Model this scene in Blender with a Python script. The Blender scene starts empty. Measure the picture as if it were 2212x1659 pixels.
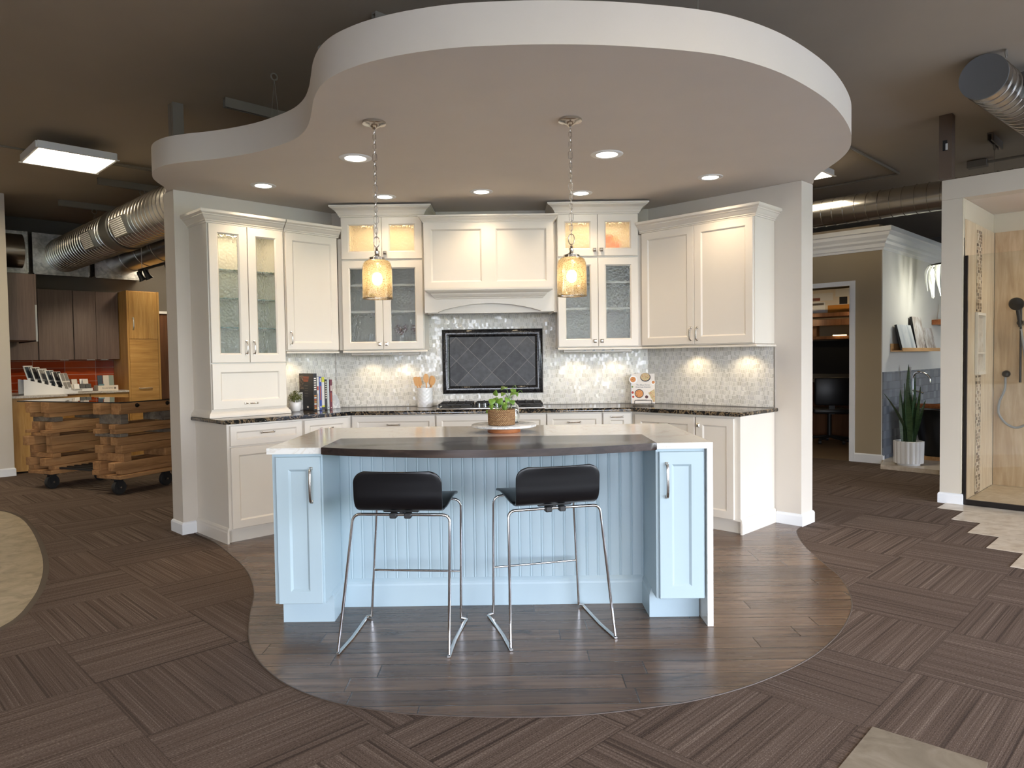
import bpy, bmesh, math, random
from math import sin, cos, pi, radians, sqrt
from mathutils import Vector, Matrix, Euler
random.seed(7)
C = bpy.context.scene.collection
S2 = sqrt(2)

# ------------------------------------------------------------------ camera
f_px, pitch, roll, cam_h = 1545.0, .036, .014, 1.35
cd = bpy.data.cameras.new('camera'); cam = bpy.data.objects.new('camera', cd); C.objects.link(cam)
cd.sensor_fit = 'HORIZONTAL'; cd.sensor_width = 36; cd.lens = 36 * f_px / 2212; cd.clip_start = .05; cd.clip_end = 300
F = Vector((0, cos(pitch), -sin(pitch))); U0 = Vector((0, sin(pitch), cos(pitch))); R0 = Vector((1, 0, 0))
Rr = R0 * cos(roll) - U0 * sin(roll); Ur = R0 * sin(roll) + U0 * cos(roll)
cam.matrix_world = Matrix(((Rr.x, Ur.x, -F.x, 0), (Rr.y, Ur.y, -F.y, 0), (Rr.z, Ur.z, -F.z, cam_h), (0, 0, 0, 1)))
bpy.context.scene.camera = cam

# ------------------------------------------------------------------ view + world
sc = bpy.context.scene
sc.view_settings.view_transform = 'Standard'; sc.view_settings.look = 'None'
sc.view_settings.gamma = 1; sc.view_settings.use_curve_mapping = False
sc.view_settings.exposure = 0.0
W = bpy.data.worlds.new('world'); sc.world = W; W.use_nodes = True
nt = W.node_tree; nt.nodes.clear()
o = nt.nodes.new('ShaderNodeOutputWorld'); bg = nt.nodes.new('ShaderNodeBackground')
tc = nt.nodes.new('ShaderNodeTexCoord'); sp = nt.nodes.new('ShaderNodeSeparateXYZ'); rp = nt.nodes.new('ShaderNodeValToRGB')
nt.links.new(tc.outputs['Generated'], sp.inputs[0]); nt.links.new(sp.outputs['Z'], rp.inputs[0])
e = rp.color_ramp.elements
e[0].position = 0.0; e[0].color = (.87, .91, 1.0, 1); e[1].position = .7; e[1].color = (.52, .66, 1.0, 1)
nt.links.new(rp.outputs[0], bg.inputs[0]); nt.links.new(bg.outputs[0], o.inputs[0])
bg.inputs[1].default_value = 17.5
W.cycles.sampling_method = 'AUTOMATIC'

def G(a, b, z=None):            # the building's own axes run at 45 degrees to the kitchen's back wall
    x, y = (a - b) / S2, (a + b) / S2
    return (x, y) if z is None else (x, y, z)

# daylight comes through the storefront windows: portal in the window wall
def area(name, loc, rot, sx, sy, power, col, portal=False, spread=None):
    l = bpy.data.lights.new(name, 'AREA'); l.shape = 'RECTANGLE'; l.size = sx; l.size_y = sy; l.energy = power; l.color = col
    if portal: l.cycles.is_portal = True
    if spread: l.spread = spread
    ob = bpy.data.objects.new(name, l); C.objects.link(ob); ob.location = loc; ob.rotation_euler = rot
    return ob
WB, WA0, WA1, WZ0, WZ1 = -5.3, -3.6, 10.2, .12, 2.62      # window wall: b, a-range, sill and head
p_ = area('daylight_portal', G((WA0 + WA1) / 2, WB - .02, (WZ0 + WZ1) / 2), (0, 0, 0), WA1 - WA0, WZ1 - WZ0, 1, (1, 1, 1), portal=True)
zx = Vector((1, 1, 0)).normalized(); zz = Vector((1, -1, 0)).normalized()     # -Z of the light points into the room
p_.matrix_world = Matrix(((zx.x, 0, zz.x, p_.location.x), (zx.y, 0, zz.y, p_.location.y), (0, 1, 0, p_.location.z), (0, 0, 0, 1)))

NA, NB0, NB1 = -4.75, -4.6, -1.2                          # a smaller window in the near wall
q_ = area('daylight_portal', G(NA - .02, (NB0 + NB1) / 2, (WZ0 + WZ1) / 2), (0, 0, 0), NB1 - NB0, WZ1 - WZ0, 1, (1, 1, 1), portal=True)
nx = Vector((-1, 1, 0)).normalized(); nz_ = Vector((-1, -1, 0)).normalized()
q_.matrix_world = Matrix(((nx.x, 0, nz_.x, q_.location.x), (nx.y, 0, nz_.y, q_.location.y), (0, 1, 0, q_.location.z), (0, 0, 0, 1)))

# ------------------------------------------------------------------ node helper
class NB:
    def __init__(s, name):
        s.m = bpy.data.materials.new(name); s.m.use_nodes = True; s.t = s.m.node_tree; s.t.nodes.clear()
        s.out = s.t.nodes.new('ShaderNodeOutputMaterial'); s.p = s.t.nodes.new('ShaderNodeBsdfPrincipled')
        s.t.links.new(s.p.outputs[0], s.out.inputs[0])
    def n(s, typ, **k):
        nd = s.t.nodes.new('ShaderNode' + typ)
        for a, v in k.items(): setattr(nd, a, v)
        return nd
    def put(s, sock, v):
        if v is None: return
        if isinstance(v, bpy.types.NodeSocket): s.t.links.new(v, sock)
        elif isinstance(v, (tuple, list)) and len(v) == 3 and sock.type == 'RGBA': sock.default_value = (*v, 1)
        else: sock.default_value = v
    def set(s, **k):
        for a, v in k.items(): s.put(s.p.inputs[a.replace('_', ' ')], v)
        return s
    def math(s, op, a, b=None, c=None):
        nd = s.n('Math', operation=op)
        for i, v in enumerate((a, b, c)): s.put(nd.inputs[i], v)
        return nd.outputs[0]
    def pos(s): return s.n('NewGeometry').outputs['Position']
    def obj(s): return s.n('TexCoord').outputs['Object']
    def sep(s, v):
        nd = s.n('SeparateXYZ'); s.put(nd.inputs[0], v); return nd.outputs
    def comb(s, x=0, y=0, z=0):
        nd = s.n('CombineXYZ')
        for i, v in enumerate((x, y, z)): s.put(nd.inputs[i], v)
        return nd.outputs[0]
    def scale(s, v, k):
        nd = s.n('VectorMath', operation='MULTIPLY'); s.put(nd.inputs[0], v); nd.inputs[1].default_value = k if isinstance(k, tuple) else (k, k, k); return nd.outputs[0]
    def noise(s, v, scale=1, detail=2, rough=.5, dist=0):
        nd = s.n('TexNoise'); s.put(nd.inputs['Vector'], v)
        nd.inputs['Scale'].default_value = scale; nd.inputs['Detail'].default_value = detail
        nd.inputs['Roughness'].default_value = rough; nd.inputs['Distortion'].default_value = dist
        return nd.outputs['Fac']
    def white(s, v):
        nd = s.n('TexWhiteNoise', noise_dimensions='3D'); s.put(nd.inputs['Vector'], v); return nd.outputs
    def vor(s, v, scale, feature='F1', rnd=1):
        nd = s.n('TexVoronoi', feature=feature); s.put(nd.inputs['Vector'], v); nd.inputs['Scale'].default_value = scale; nd.inputs['Randomness'].default_value = rnd
        return nd.outputs
    def ramp(s, fac, stops, interp='LINEAR'):
        nd = s.n('ValToRGB'); cr = nd.color_ramp; cr.interpolation = interp
        while len(cr.elements) < len(stops): cr.elements.new(.5)
        for el, (p, c) in zip(cr.elements, stops):
            el.position = p; el.color = (*c, 1) if isinstance(c, tuple) else (c, c, c, 1)
        s.put(nd.inputs[0], fac); return nd.outputs[0]
    def mix(s, fac, a, b, blend='MIX'):
        nd = s.n('Mix', data_type='RGBA', blend_type=blend); s.put(nd.inputs[0], fac); s.put(nd.inputs[6], a); s.put(nd.inputs[7], b); return nd.outputs[2]
    def bump(s, h, strength=.3, dist=.002):
        nd = s.n('Bump'); nd.inputs['Strength'].default_value = strength; nd.inputs['Distance'].default_value = dist
        s.put(nd.inputs['Height'], h); s.t.links.new(nd.outputs[0], s.p.inputs['Normal']); return nd.outputs[0]

def sr(r, g, b):                # sRGB 0-255 to linear
    f = lambda c: c / 12.92 if c <= .04045 else ((c + .055) / 1.055) ** 2.4
    return tuple(f(v / 255) for v in (r, g, b))
def paint(name, col, rough=.5, metal=0, spec=.5, tex=0, coat=0):
    b = NB(name); b.set(Roughness=rough, Metallic=metal, Specular_IOR_Level=spec)
    if coat: b.set(Coat_Weight=coat, Coat_Roughness=.06)
    if tex:
        v = b.noise(b.obj(), 300, 2); b.bump(v, tex, .001)
    nz = b.noise(b.obj(), 3, 2)
    b.set(Base_Color=b.mix(nz, tuple(c * .96 for c in col), tuple(min(1, c * 1.03) for c in col)))
    return b.m
def emit(name, col, strength, base=(.8, .8, .8)):
    b = NB(name); b.set(Base_Color=base, Emission_Color=col, Emission_Strength=strength, Roughness=.5); return b.m
M = {}
M['cab'] = paint('cabinet_white', (.765, .705, .61), .35)
M['cabin'] = paint('cabinet_inside', (.72, .69, .62), .5)
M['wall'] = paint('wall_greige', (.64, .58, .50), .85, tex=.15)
M['walldark'] = paint('wall_dark', (.13, .115, .10), .9, tex=.15)
M['ceil'] = paint('ceiling_dark', (.385, .32, .24), .9, tex=.2)
M['cloud'] = paint('cloud_paint', (.70, .63, .55), .85, tex=.1)
M['showerwall'] = paint('wall_tan', (.62, .56, .46), .85, tex=.1)
M['trim'] = paint('trim_white', (.82, .83, .83), .4)
M['whitewall'] = paint('wall_white', (.74, .73, .69), .8, tex=.1)
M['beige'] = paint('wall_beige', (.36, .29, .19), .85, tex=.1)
M['sand'] = paint('wall_sand', (.62, .55, .42), .85, tex=.1)
M['blue'] = paint('island_paint', (.42, .53, .58), .4)
M['black'] = paint('black_paint', (.012, .012, .013), .4)
M['ply'] = paint('black_plywood', (.005, .005, .0062), .30, spec=.5)
M['plastic'] = paint('black_plastic', (.02, .02, .02), .5)
M['iron'] = paint('cast_iron', (.015, .015, .016), .55)
M['chrome'] = paint('chrome', (.78, .79, .80), .07, 1)
M['nickel'] = paint('brushed_nickel', (.62, .58, .53), .22, 1)
M['steel'] = paint('stainless', (.62, .60, .57), .28, 1)
M['galv'] = paint('galvanised', (.46, .44, .41), .24, 1)
M['galvdark'] = paint('galvanised_dull', (.20, .20, .19), .4, 1)
M['strut'] = paint('strut_paint', (.22, .19, .15), .7)
M['bronze'] = paint('dark_bronze', (.022, .018, .016), .35, .6)
M['aluminium'] = paint('aluminium', (.75, .75, .75), .3, 1)
M['white'] = paint('white_gloss', (.82, .82, .81), .3)
M['ceramic'] = paint('white_ceramic', (.80, .80, .79), .25)
M['grey'] = paint('grey', (.25, .25, .25), .5)
M['capgrey'] = paint('cap_grey', (.13, .13, .125), .6)
M['lightgrey'] = paint('light_grey', (.55, .56, .56), .5)
M['lid'] = paint('grille_grey', (.62, .62, .60), .5)
M['strip'] = paint('strip_metal', (.50, .46, .40), .5, .3)
M['led'] = emit('led_disc', (1, .93, .80), 22)
M['panel'] = emit('panel_diffuser', (1, .85, .62), 25)
M['bulb'] = emit('bulb', (1, .76, .42), 24)
M['warmstrip'] = emit('warm_strip', (1, .68, .32), 6)
# ------------------------------------------------------------------ pattern materials
def m_carpet():
    b = NB('carpet_tiles'); x, y, z = b.sep(b.pos())
    a = b.math('MULTIPLY', b.math('ADD', x, y), 1 / S2); c = b.math('MULTIPLY', b.math('SUBTRACT', y, x), 1 / S2)
    ta = b.math('DIVIDE', b.math('SUBTRACT', a, .85), .61); tb = b.math('DIVIDE', b.math('SUBTRACT', c, .92), .61)
    fa = b.math('FLOOR', ta); fb = b.math('FLOOR', tb)
    par = b.math('FLOORED_MODULO', b.math('ADD', fa, fb), 2)
    u = b.math('ADD', b.math('MULTIPLY', a, par), b.math('MULTIPLY', c, b.math('SUBTRACT', 1, par)))
    v = b.math('ADD', b.math('MULTIPLY', c, par), b.math('MULTIPLY', a, b.math('SUBTRACT', 1, par)))
    rnd = b.white(b.comb(fa, fb, 1))['Value']
    w = b.math('MULTIPLY', rnd, 40)
    fine = b.noise(b.comb(b.math('MULTIPLY', u, 170), b.math('MULTIPLY', v, 1.1), w), 1, 1)
    broad = b.noise(b.comb(b.math('MULTIPLY', u, 34), b.math('MULTIPLY', v, .6), w), 1, 2)
    line = b.ramp(b.noise(b.comb(b.math('MULTIPLY', u, 48), b.math('MULTIPLY', v, .25), w), 1, 0), [(.66, 0.0), (.72, 1.0)])
    speck = b.noise(b.comb(b.math('MULTIPLY', u, 300), b.math('MULTIPLY', v, 120), 0), 1, 1, .6)
    k = b.math('ADD', b.math('ADD', b.math('MULTIPLY', fine, .42), b.math('MULTIPLY', broad, .22)), b.math('MULTIPLY', speck, .46))
    col = b.ramp(k, [(.36, sr(56, 46, 40)), (.50, sr(95, 81, 72)), (.62, sr(113, 98, 88)), (.80, sr(162, 147, 136))])
    col = b.mix(b.math('MULTIPLY', line, .5), col, sr(38, 30, 26)); col = b.mix(b.math('MULTIPLY', rnd, .3), col, sr(78, 66, 59))
    ea = b.math('ABSOLUTE', b.math('SUBTRACT', b.math('FRACT', ta), .5)); eb = b.math('ABSOLUTE', b.math('SUBTRACT', b.math('FRACT', tb), .5))
    seam = b.math('GREATER_THAN', b.math('MAXIMUM', ea, eb), .4955)
    col = b.mix(b.math('MULTIPLY', seam, .35), col, sr(40, 33, 30))
    b.set(Base_Color=col, Roughness=.95, Specular_IOR_Level=.12)
    b.bump(b.math('ADD', speck, fine), .25, .003); return b.m
def m_woodfloor():
    b = NB('hickory_planks'); x, y, z = b.sep(b.pos())
    ry = b.math('DIVIDE', b.math('SUBTRACT', y, 2.737), .127); row = b.math('FLOOR', ry)
    off = b.math('MULTIPLY', b.white(b.comb(row, 3, 0))['Value'], 3.0)
    rx = b.math('DIVIDE', b.math('ADD', x, off), 1.15); cel = b.math('FLOOR', rx)
    rnd = b.white(b.comb(row, cel, 5))['Value']
    sh = b.math('MULTIPLY', rnd, 30)
    gr = b.noise(b.comb(b.math('MULTIPLY', x, 2.4), b.math('MULTIPLY', y, 42), sh), 1, 4, .55, .5)
    kn = b.noise(b.comb(b.math('MULTIPLY', x, 2.6), b.math('MULTIPLY', y, 9), sh), 1, 2, .5, 1.2)
    col = b.ramp(gr, [(.28, sr(88, 69, 56)), (.47, sr(112, 89, 71)), (.62, sr(128, 103, 82)), (.78, sr(146, 120, 97))])
    col = b.mix(b.ramp(kn, [(.60, 0.0), (.78, .7)]), col, sr(40, 31, 28))
    col = b.mix(b.math('MULTIPLY', rnd, .55), col, sr(58, 46, 39))
    ey = b.math('ABSOLUTE', b.math('SUBTRACT', b.math('FRACT', ry), .5)); ex = b.math('ABSOLUTE', b.math('SUBTRACT', b.math('FRACT', rx), .5))
    gap = b.math('MAXIMUM', b.ramp(ey, [(.474, 0.0), (.490, 1.0)]), b.ramp(ex, [(.4962, 0.0), (.4985, 1.0)]))
    col = b.mix(b.math('MULTIPLY', gap, .85), col, sr(24, 18, 16))
    b.set(Base_Color=col, Roughness=b.ramp(gr, [(.3, .30), (.7, .20)]), Specular_IOR_Level=.5)
    b.bump(b.math('SUBTRACT', b.math('MULTIPLY', gr, .10), gap), .3, .003); return b.m
def m_granite():
    b = NB('black_granite'); p = b.pos()
    n1 = b.noise(p, 11, 6, .65, 2.2); n2 = b.noise(b.scale(p, (1, 1, 2)), 40, 4, .6, 1.0)
    col = b.mix(b.ramp(n1, [(.50, 0.0), (.56, .9), (.60, 0.0)]), sr(22, 20, 19), sr(150, 128, 98))
    col = b.mix(b.ramp(n2, [(.60, 0.0), (.70, .7)]), col, sr(172, 165, 152))
    b.set(Base_Color=col, Roughness=.07, Specular_IOR_Level=.6); return b.m
def m_quartz():
    b = NB('white_quartz'); p = b.pos()
    n1 = b.noise(p, 1.6, 5, .6, 1.4); n2 = b.noise(p, 3.3, 3, .6, 2.0)
    col = b.mix(b.ramp(n1, [(.485, 0.0), (.50, .30), (.515, 0.0)]), (.80, .785, .74), sr(196, 176, 150))
    col = b.mix(b.ramp(n2, [(.49, 0.0), (.5, .22), (.51, 0.0)]), col, sr(170, 160, 155))
    b.set(Base_Color=col, Roughness=.10, Specular_IOR_Level=.5); return b.m
def m_wood(name, dark, mid, light, axis=0, fine=30, long=2.0, rough=.4, rnd=0, coat=0):
    b = NB(name); v = b.obj(); s = [fine, fine, fine]; s[axis] = long
    if rnd:
        oi = b.n('ObjectInfo').outputs['Random']; nd = b.n('VectorMath', operation='ADD'); b.put(nd.inputs[0], v); b.put(nd.inputs[1], b.comb(b.math('MULTIPLY', oi, 31), b.math('MULTIPLY', oi, 17), 0)); v = nd.outputs[0]
    g = b.noise(b.scale(v, tuple(s)), 1, 5, .6, .5); g2 = b.noise(b.scale(v, tuple(q * .25 for q in s)), 1, 2, .5, .4)
    col = b.ramp(b.math('ADD', b.math('MULTIPLY', g, .6), b.math('MULTIPLY', g2, .4)), [(.33, dark), (.5, mid), (.67, light)])
    if rnd: col = b.mix(b.math('MULTIPLY', oi, rnd), col, dark)
    b.set(Base_Color=col, Roughness=rough)
    if coat: b.set(Coat_Weight=coat, Coat_Roughness=.1)
    b.bump(g, .12, .002); return b.m
def m_mosaic():
    b = NB('glass_stone_mosaic'); x, y, z = b.sep(b.obj())
    h, wd = .0365, .0200
    rz = b.math('DIVIDE', z, h); row = b.math('FLOOR', rz)
    rx = b.math('ADD', b.math('DIVIDE', x, wd), b.math('MULTIPLY', b.math('FLOORED_MODULO', row, 2), .5)); col_ = b.math('FLOOR', rx)
    # neighbours step up and down so rows interlock
    st = b.math('MULTIPLY', b.math('FLOORED_MODULO', b.math('FLOOR', b.math('DIVIDE', col_, 2)), 2), .25)
    rz2 = b.math('ADD', rz, st); row2 = b.math('FLOOR', rz2)
    r = b.white(b.comb(col_, row2, 2)); rnd = r['Value']
    base = b.ramp(rnd, [(0.0, sr(200, 197, 187)), (.25, sr(212, 209, 199)), (.5, sr(222, 219, 210)), (.72, sr(210, 207, 201)), (.9, sr(230, 227, 219))], 'CONSTANT')
    st2 = b.noise(b.comb(b.math('MULTIPLY', x, 900), b.math('MULTIPLY', z, 60), 0), 1, 2)
    base = b.mix(b.math('MULTIPLY', st2, .12), base, sr(150, 148, 140))
    ex = b.math('ABSOLUTE', b.math('SUBTRACT', b.math('FRACT', rx), .5)); ez = b.math('ABSOLUTE', b.math('SUBTRACT', b.math('FRACT', rz2), .5))
    g = b.math('MAXIMUM', b.math('GREATER_THAN', ex, .445), b.math('GREATER_THAN', ez, .462))
    base = b.mix(g, base, sr(236, 233, 225))
    gl = b.math('GREATER_THAN', b.white(b.comb(col_, row2, 9))['Value'], .45)
    ro = b.math('ADD', b.math('MULTIPLY', b.math('SUBTRACT', 1, gl), .30), .10)
    b.set(Base_Color=base, Roughness=b.math('MAXIMUM', ro, b.math('MULTIPLY', g, .8)), Specular_IOR_Level=.4)
    nd = b.n('VectorMath', operation='SUBTRACT'); b.put(nd.inputs[0], b.white(b.comb(col_, row2, 4))['Color']); nd.inputs[1].default_value = (.5, .5, .5)
    sc_ = b.n('VectorMath', operation='SCALE'); b.put(sc_.inputs[0], nd.outputs[0]); b.put(sc_.inputs['Scale'], b.math('MULTIPLY', b.math('SUBTRACT', 1, g), .06))
    ad = b.n('VectorMath', operation='ADD'); b.put(ad.inputs[0], b.n('NewGeometry').outputs['Normal']); b.put(ad.inputs[1], sc_.outputs[0])
    no = b.n('VectorMath', operation='NORMALIZE'); b.put(no.inputs[0], ad.outputs[0]); b.put(b.p.inputs['Normal'], no.outputs[0])
    return b.m
def m_grid(name, w, h, off, cols, grout, gw=.03, rough=.3, ax=('x', 'z'), bump=.3, var=0):
    b = NB(name); xyz = dict(zip('xyz', b.sep(b.obj()))); u, v = xyz[ax[0]], xyz[ax[1]]
    rv = b.math('DIVIDE', v, h); row = b.math('FLOOR', rv)
    ru = b.math('ADD', b.math('DIVIDE', u, w), b.math('MULTIPLY', b.math('FLOORED_MODULO', row, 2), off)); cl = b.math('FLOOR', ru)
    r = b.white(b.comb(cl, row, 1))['Value']; n = len(cols)
    base = b.ramp(r, [(i / n, c) for i, c in enumerate(cols)], 'CONSTANT') if n > 1 else cols[0]
    nz = b.noise(b.obj(), 30, 4, .6)
    if var: base = b.mix(b.math('MULTIPLY', nz, var), base, tuple(c * .35 for c in cols[0]))
    eu = b.math('ABSOLUTE', b.math('SUBTRACT', b.math('FRACT', ru), .5)); ev = b.math('ABSOLUTE', b.math('SUBTRACT', b.math('FRACT', rv), .5))
    g = b.math('MAXIMUM', b.math('GREATER_THAN', eu, .5 - gw * h / w / 2), b.math('GREATER_THAN', ev, .5 - gw / 2))
    b.set(Base_Color=b.mix(g, base, grout), Roughness=b.math('MAXIMUM', rough, b.math('MULTIPLY', g, .8)))
    b.bump(b.math('SUBTRACT', b.math('MULTIPLY', nz, .4), g), bump, .002); return b.m
def m_diamond():   # 15 cm slate squares laid on the diagonal
    b = NB('dark_slate_tile'); x, y, z = b.sep(b.obj()); T = .153
    u = b.math('DIVIDE', b.math('SUBTRACT', b.math('ADD', x, z), .107), T * S2); v = b.math('DIVIDE', b.math('SUBTRACT', b.math('SUBTRACT', z, x), .337), T * S2)
    nz = b.noise(b.obj(), 22, 5, .65); fn = b.noise(b.scale(b.obj(), (700, 1, 700)), 1, 1)
    r = b.white(b.comb(b.math('FLOOR', u), b.math('FLOOR', v), 0))['Value']
    base = b.ramp(b.math('ADD', b.math('MULTIPLY', nz, .7), b.math('MULTIPLY', r, .3)), [(.3, sr(38, 38, 41)), (.7, sr(76, 77, 80))])
    eu = b.math('ABSOLUTE', b.math('SUBTRACT', b.math('FRACT', u), .5)); ev = b.math('ABSOLUTE', b.math('SUBTRACT', b.math('FRACT', v), .5))
    g = b.math('GREATER_THAN', b.math('MAXIMUM', eu, ev), .491)
    b.set(Base_Color=b.mix(g, base, sr(128, 122, 116)), Roughness=.45); b.bump(b.math('ADD', nz, b.math('MULTIPLY', fn, .3)), .2, .002); return b.m
def m_glass(name, col=(1, 1, 1), rough=0.0, ior=1.45, bump=0, bscale=60, stretch=(1, 1, 1)):
    b = NB(name); b.set(Base_Color=col, Roughness=rough, IOR=ior, Transmission_Weight=1)
    if bump:
        v = b.scale(b.obj(), stretch); b.bump(b.math('ADD', b.noise(v, bscale, 2, .5, .6), b.math('MULTIPLY', b.vor(v, bscale * .8)['Distance'], .6)), bump, .004)
    return b.m
def m_thin(name, tint, fac, rough=.02):      # thin pane: mostly see-through with a mirror-like share
    b = NB(name); b.t.nodes.remove(b.p)
    tr = b.n('BsdfTransparent'); tr.inputs[0].default_value = (*tint, 1); gl = b.n('BsdfGlossy'); gl.inputs['Roughness'].default_value = rough
    fr = b.n('Fresnel'); fr.inputs[0].default_value = 1.5; mx = b.n('MixShader')
    b.put(mx.inputs[0], b.math('MULTIPLY', fr.outputs[0], fac)); b.t.links.new(tr.outputs[0], mx.inputs[1]); b.t.links.new(gl.outputs[0], mx.inputs[2]); b.t.links.new(mx.outputs[0], b.out.inputs[0]); return b.m
def m_crackle():
    b = NB('speckled_amber_glass'); b.t.nodes.remove(b.p); v = b.obj()
    sp_ = b.ramp(b.noise(v, 250, 1, .5), [(.37, 1.0), (.43, 0.0)])
    tr = b.n('BsdfTransparent'); b.put(tr.inputs[0], b.mix(sp_, (1, .93, .78), sr(160, 130, 90)))
    tl = b.n('BsdfTranslucent'); b.put(tl.inputs[0], b.mix(sp_, (1, .84, .58), sr(186, 132, 74)))
    gl = b.n('BsdfGlossy'); gl.inputs['Roughness'].default_value = .03
    m1 = b.n('MixShader'); m1.inputs[0].default_value = .36; b.t.links.new(tr.outputs[0], m1.inputs[1]); b.t.links.new(tl.outputs[0], m1.inputs[2])
    fr = b.n('Fresnel'); fr.inputs[0].default_value = 1.6; m2 = b.n('MixShader')
    b.put(m2.inputs[0], b.math('MULTIPLY', fr.outputs[0], 1.3)); b.t.links.new(m1.outputs[0], m2.inputs[1]); b.t.links.new(gl.outputs[0], m2.inputs[2]); b.t.links.new(m2.outputs[0], b.out.inputs[0]); return b.m
def m_noise(name, stops, scale=8, stretch=(1, 1, 1), rough=.5, detail=4, dist=.5, bump=0, metal=0):
    b = NB(name); v = b.scale(b.obj(), stretch); n = b.noise(v, scale, detail, .6, dist)
    b.set(Base_Color=b.ramp(n, stops), Roughness=rough, Metallic=metal)
    if bump: b.bump(n, bump, .003)
    return b.m
def m_basket():
    b = NB('woven_seagrass'); x, y, z = b.sep(b.obj()); an = b.math('MULTIPLY', b.math('ARCTAN2', y, x), 22 / (2 * pi) * 2)
    rz = b.math('DIVIDE', z, .0064); row = b.math('FLOOR', rz)
    u = b.math('ADD', an, b.math('MULTIPLY', b.math('FLOORED_MODULO', row, 2), .5))
    hu = b.math('SINE', b.math('MULTIPLY', b.math('FRACT', u), pi)); hv = b.math('SINE', b.math('MULTIPLY', b.math('FRACT', rz), pi)); h = b.math('MULTIPLY', hu, hv)
    r = b.white(b.comb(b.math('FLOOR', u), row, 0))['Value']
    col = b.mix(b.ramp(h, [(.1, 1.0), (.5, 0.0)]), b.ramp(r, [(0.0, sr(196, 158, 112)), (1.0, sr(160, 118, 78))]), sr(92, 62, 38))
    b.set(Base_Color=col, Roughness=.8); b.bump(h, .8, .004); return b.m
M['carpet'] = m_carpet(); M['planks'] = m_woodfloor(); M['granite'] = m_granite(); M['quartz'] = m_quartz()
M['walnut'] = m_wood('walnut_bar', sr(34, 27, 26), sr(50, 40, 36), sr(74, 60, 52), 0, 26, 1.6, .20)
M['oak'] = m_wood('oak', sr(160, 116, 60), sr(188, 144, 80), sr(204, 162, 100), 2, 40, 3, .42)
M['oakh'] = m_wood('oak_across', sr(160, 116, 60), sr(188, 144, 80), sr(204, 162, 100), 0, 40, 3, .42)
M['laminate'] = m_wood('dark_laminate', sr(92, 75, 68), sr(106, 88, 80), sr(118, 99, 90), 2, 60, 3, .45)
M['pallet'] = m_wood('reclaimed_pine', sr(128, 90, 54), sr(166, 122, 78), sr(192, 148, 100), 1, 30, 2.2, .75, rnd=.40)
M['palletgrey'] = m_wood('weathered_board', sr(84, 74, 64), sr(114, 104, 92), sr(138, 128, 116), 1, 34, 2.2, .85, rnd=.4)
M['spoon'] = m_wood('beech', sr(200, 142, 82), sr(222, 166, 104), sr(232, 182, 124), 2, 60, 8, .6)
M['acacia'] = m_wood('acacia', sr(120, 66, 34), sr(156, 92, 50), sr(178, 112, 66), 0, 40, 5, .4)
M['shelfoak'] = m_wood('shelf_oak', sr(190, 142, 90), sr(212, 166, 112), sr(226, 184, 132), 0, 40, 3, .5)
M['brown'] = m_wood('brown_door', sr(84, 52, 30), sr(108, 70, 42), sr(124, 84, 54), 2, 40, 2, .5)
M['mosaic'] = m_mosaic(); M['diamond'] = m_diamond()
M['pencil'] = m_noise('black_glazed_trim', [(.35, sr(20, 20, 22)), (.7, sr(48, 47, 48))], 45, rough=.13, bump=.18)
M['orange'] = m_grid('orange_tile', .40, .10, 0, [sr(168, 62, 22), sr(150, 50, 18), sr(182, 74, 28)], sr(200, 170, 150), .05, .18, var=.15)
M['wainscot'] = m_grid('grey_wall_tile', .10, .10, 0, [sr(118, 124, 134), sr(104, 110, 120), sr(130, 136, 146)], sr(82, 86, 92), .05, .22, var=.2)
M['travertine'] = m_noise('travertine_slab', [(.3, sr(196, 170, 136)), (.5, sr(214, 192, 160)), (.7, sr(228, 210, 182))], 3, (7, 7, .9), .3, 6)
M['traverdark'] = m_noise('brown_travertine', [(.3, sr(166, 136, 104)), (.5, sr(188, 160, 126)), (.72, sr(208, 184, 152))], 3, (5, 5, .6), .3, 7, .5)
M['ministrip'] = m_grid('mosaic_strip', .034, .030, .5, [sr(92, 76, 66), sr(206, 186, 158), sr(150, 128, 106), sr(190, 170, 146), sr(64, 54, 50), sr(222, 206, 182)], sr(196, 178, 152), .12, .2, ('x', 'z'))
M['showertile'] = m_grid('shower_floor_tile', .05, .05, 0, [sr(214, 196, 168), sr(204, 184, 154)], sr(186, 168, 142), .05, .4, ('x', 'y'))
M['stonetile'] = m_noise('cream_stone_tile', [(.3, sr(176, 160, 140)), (.5, sr(206, 194, 176)), (.7, sr(222, 212, 198))], 9, (1, 1.6, 1), .3, 6, .6)
M['vinyl'] = m_noise('mottled_vinyl', [(.3, sr(138, 124, 100)), (.5, sr(164, 150, 124)), (.7, sr(184, 170, 146))], 7, (1, 1, 1), .4, 6, 1.2)
M['slate'] = m_noise('grey_stone_tile', [(.3, sr(112, 102, 90)), (.5, sr(138, 127, 112)), (.7, sr(160, 149, 134))], 6, (1, 1, 1), .4, 5, 1.0)
M['marble'] = m_noise('white_marble', [(.40, sr(214, 214, 212)), (.47, sr(188, 190, 192)), (.54, sr(222, 222, 220)), (.7, sr(228, 228, 226))], 9, (1, 1, 1), .2, 5, 1.5)
M['stonetop'] = m_noise('speckled_worktop', [(.35, sr(176, 170, 160)), (.6, sr(214, 208, 198))], 60, rough=.3)
M['seedy'] = m_glass('textured_glass', (.97, 1, .985), 0, 1.45, .85, 80, (1, 1, .65))
M['clear'] = m_glass('clear_glass', (.97, .99, .98), 0, 1.45)
M['shelfglass'] = m_thin('shelf_glass', (.86, .93, .90), 1.2)
M['edgeglass'] = paint('glass_edge', (.05, .16, .13), .2)
M['pane'] = m_thin('shower_glass', (.95, .97, .96), 1.0)
M['tableglass'] = m_thin('table_glass', (.90, .93, .92), 1.6)
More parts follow.
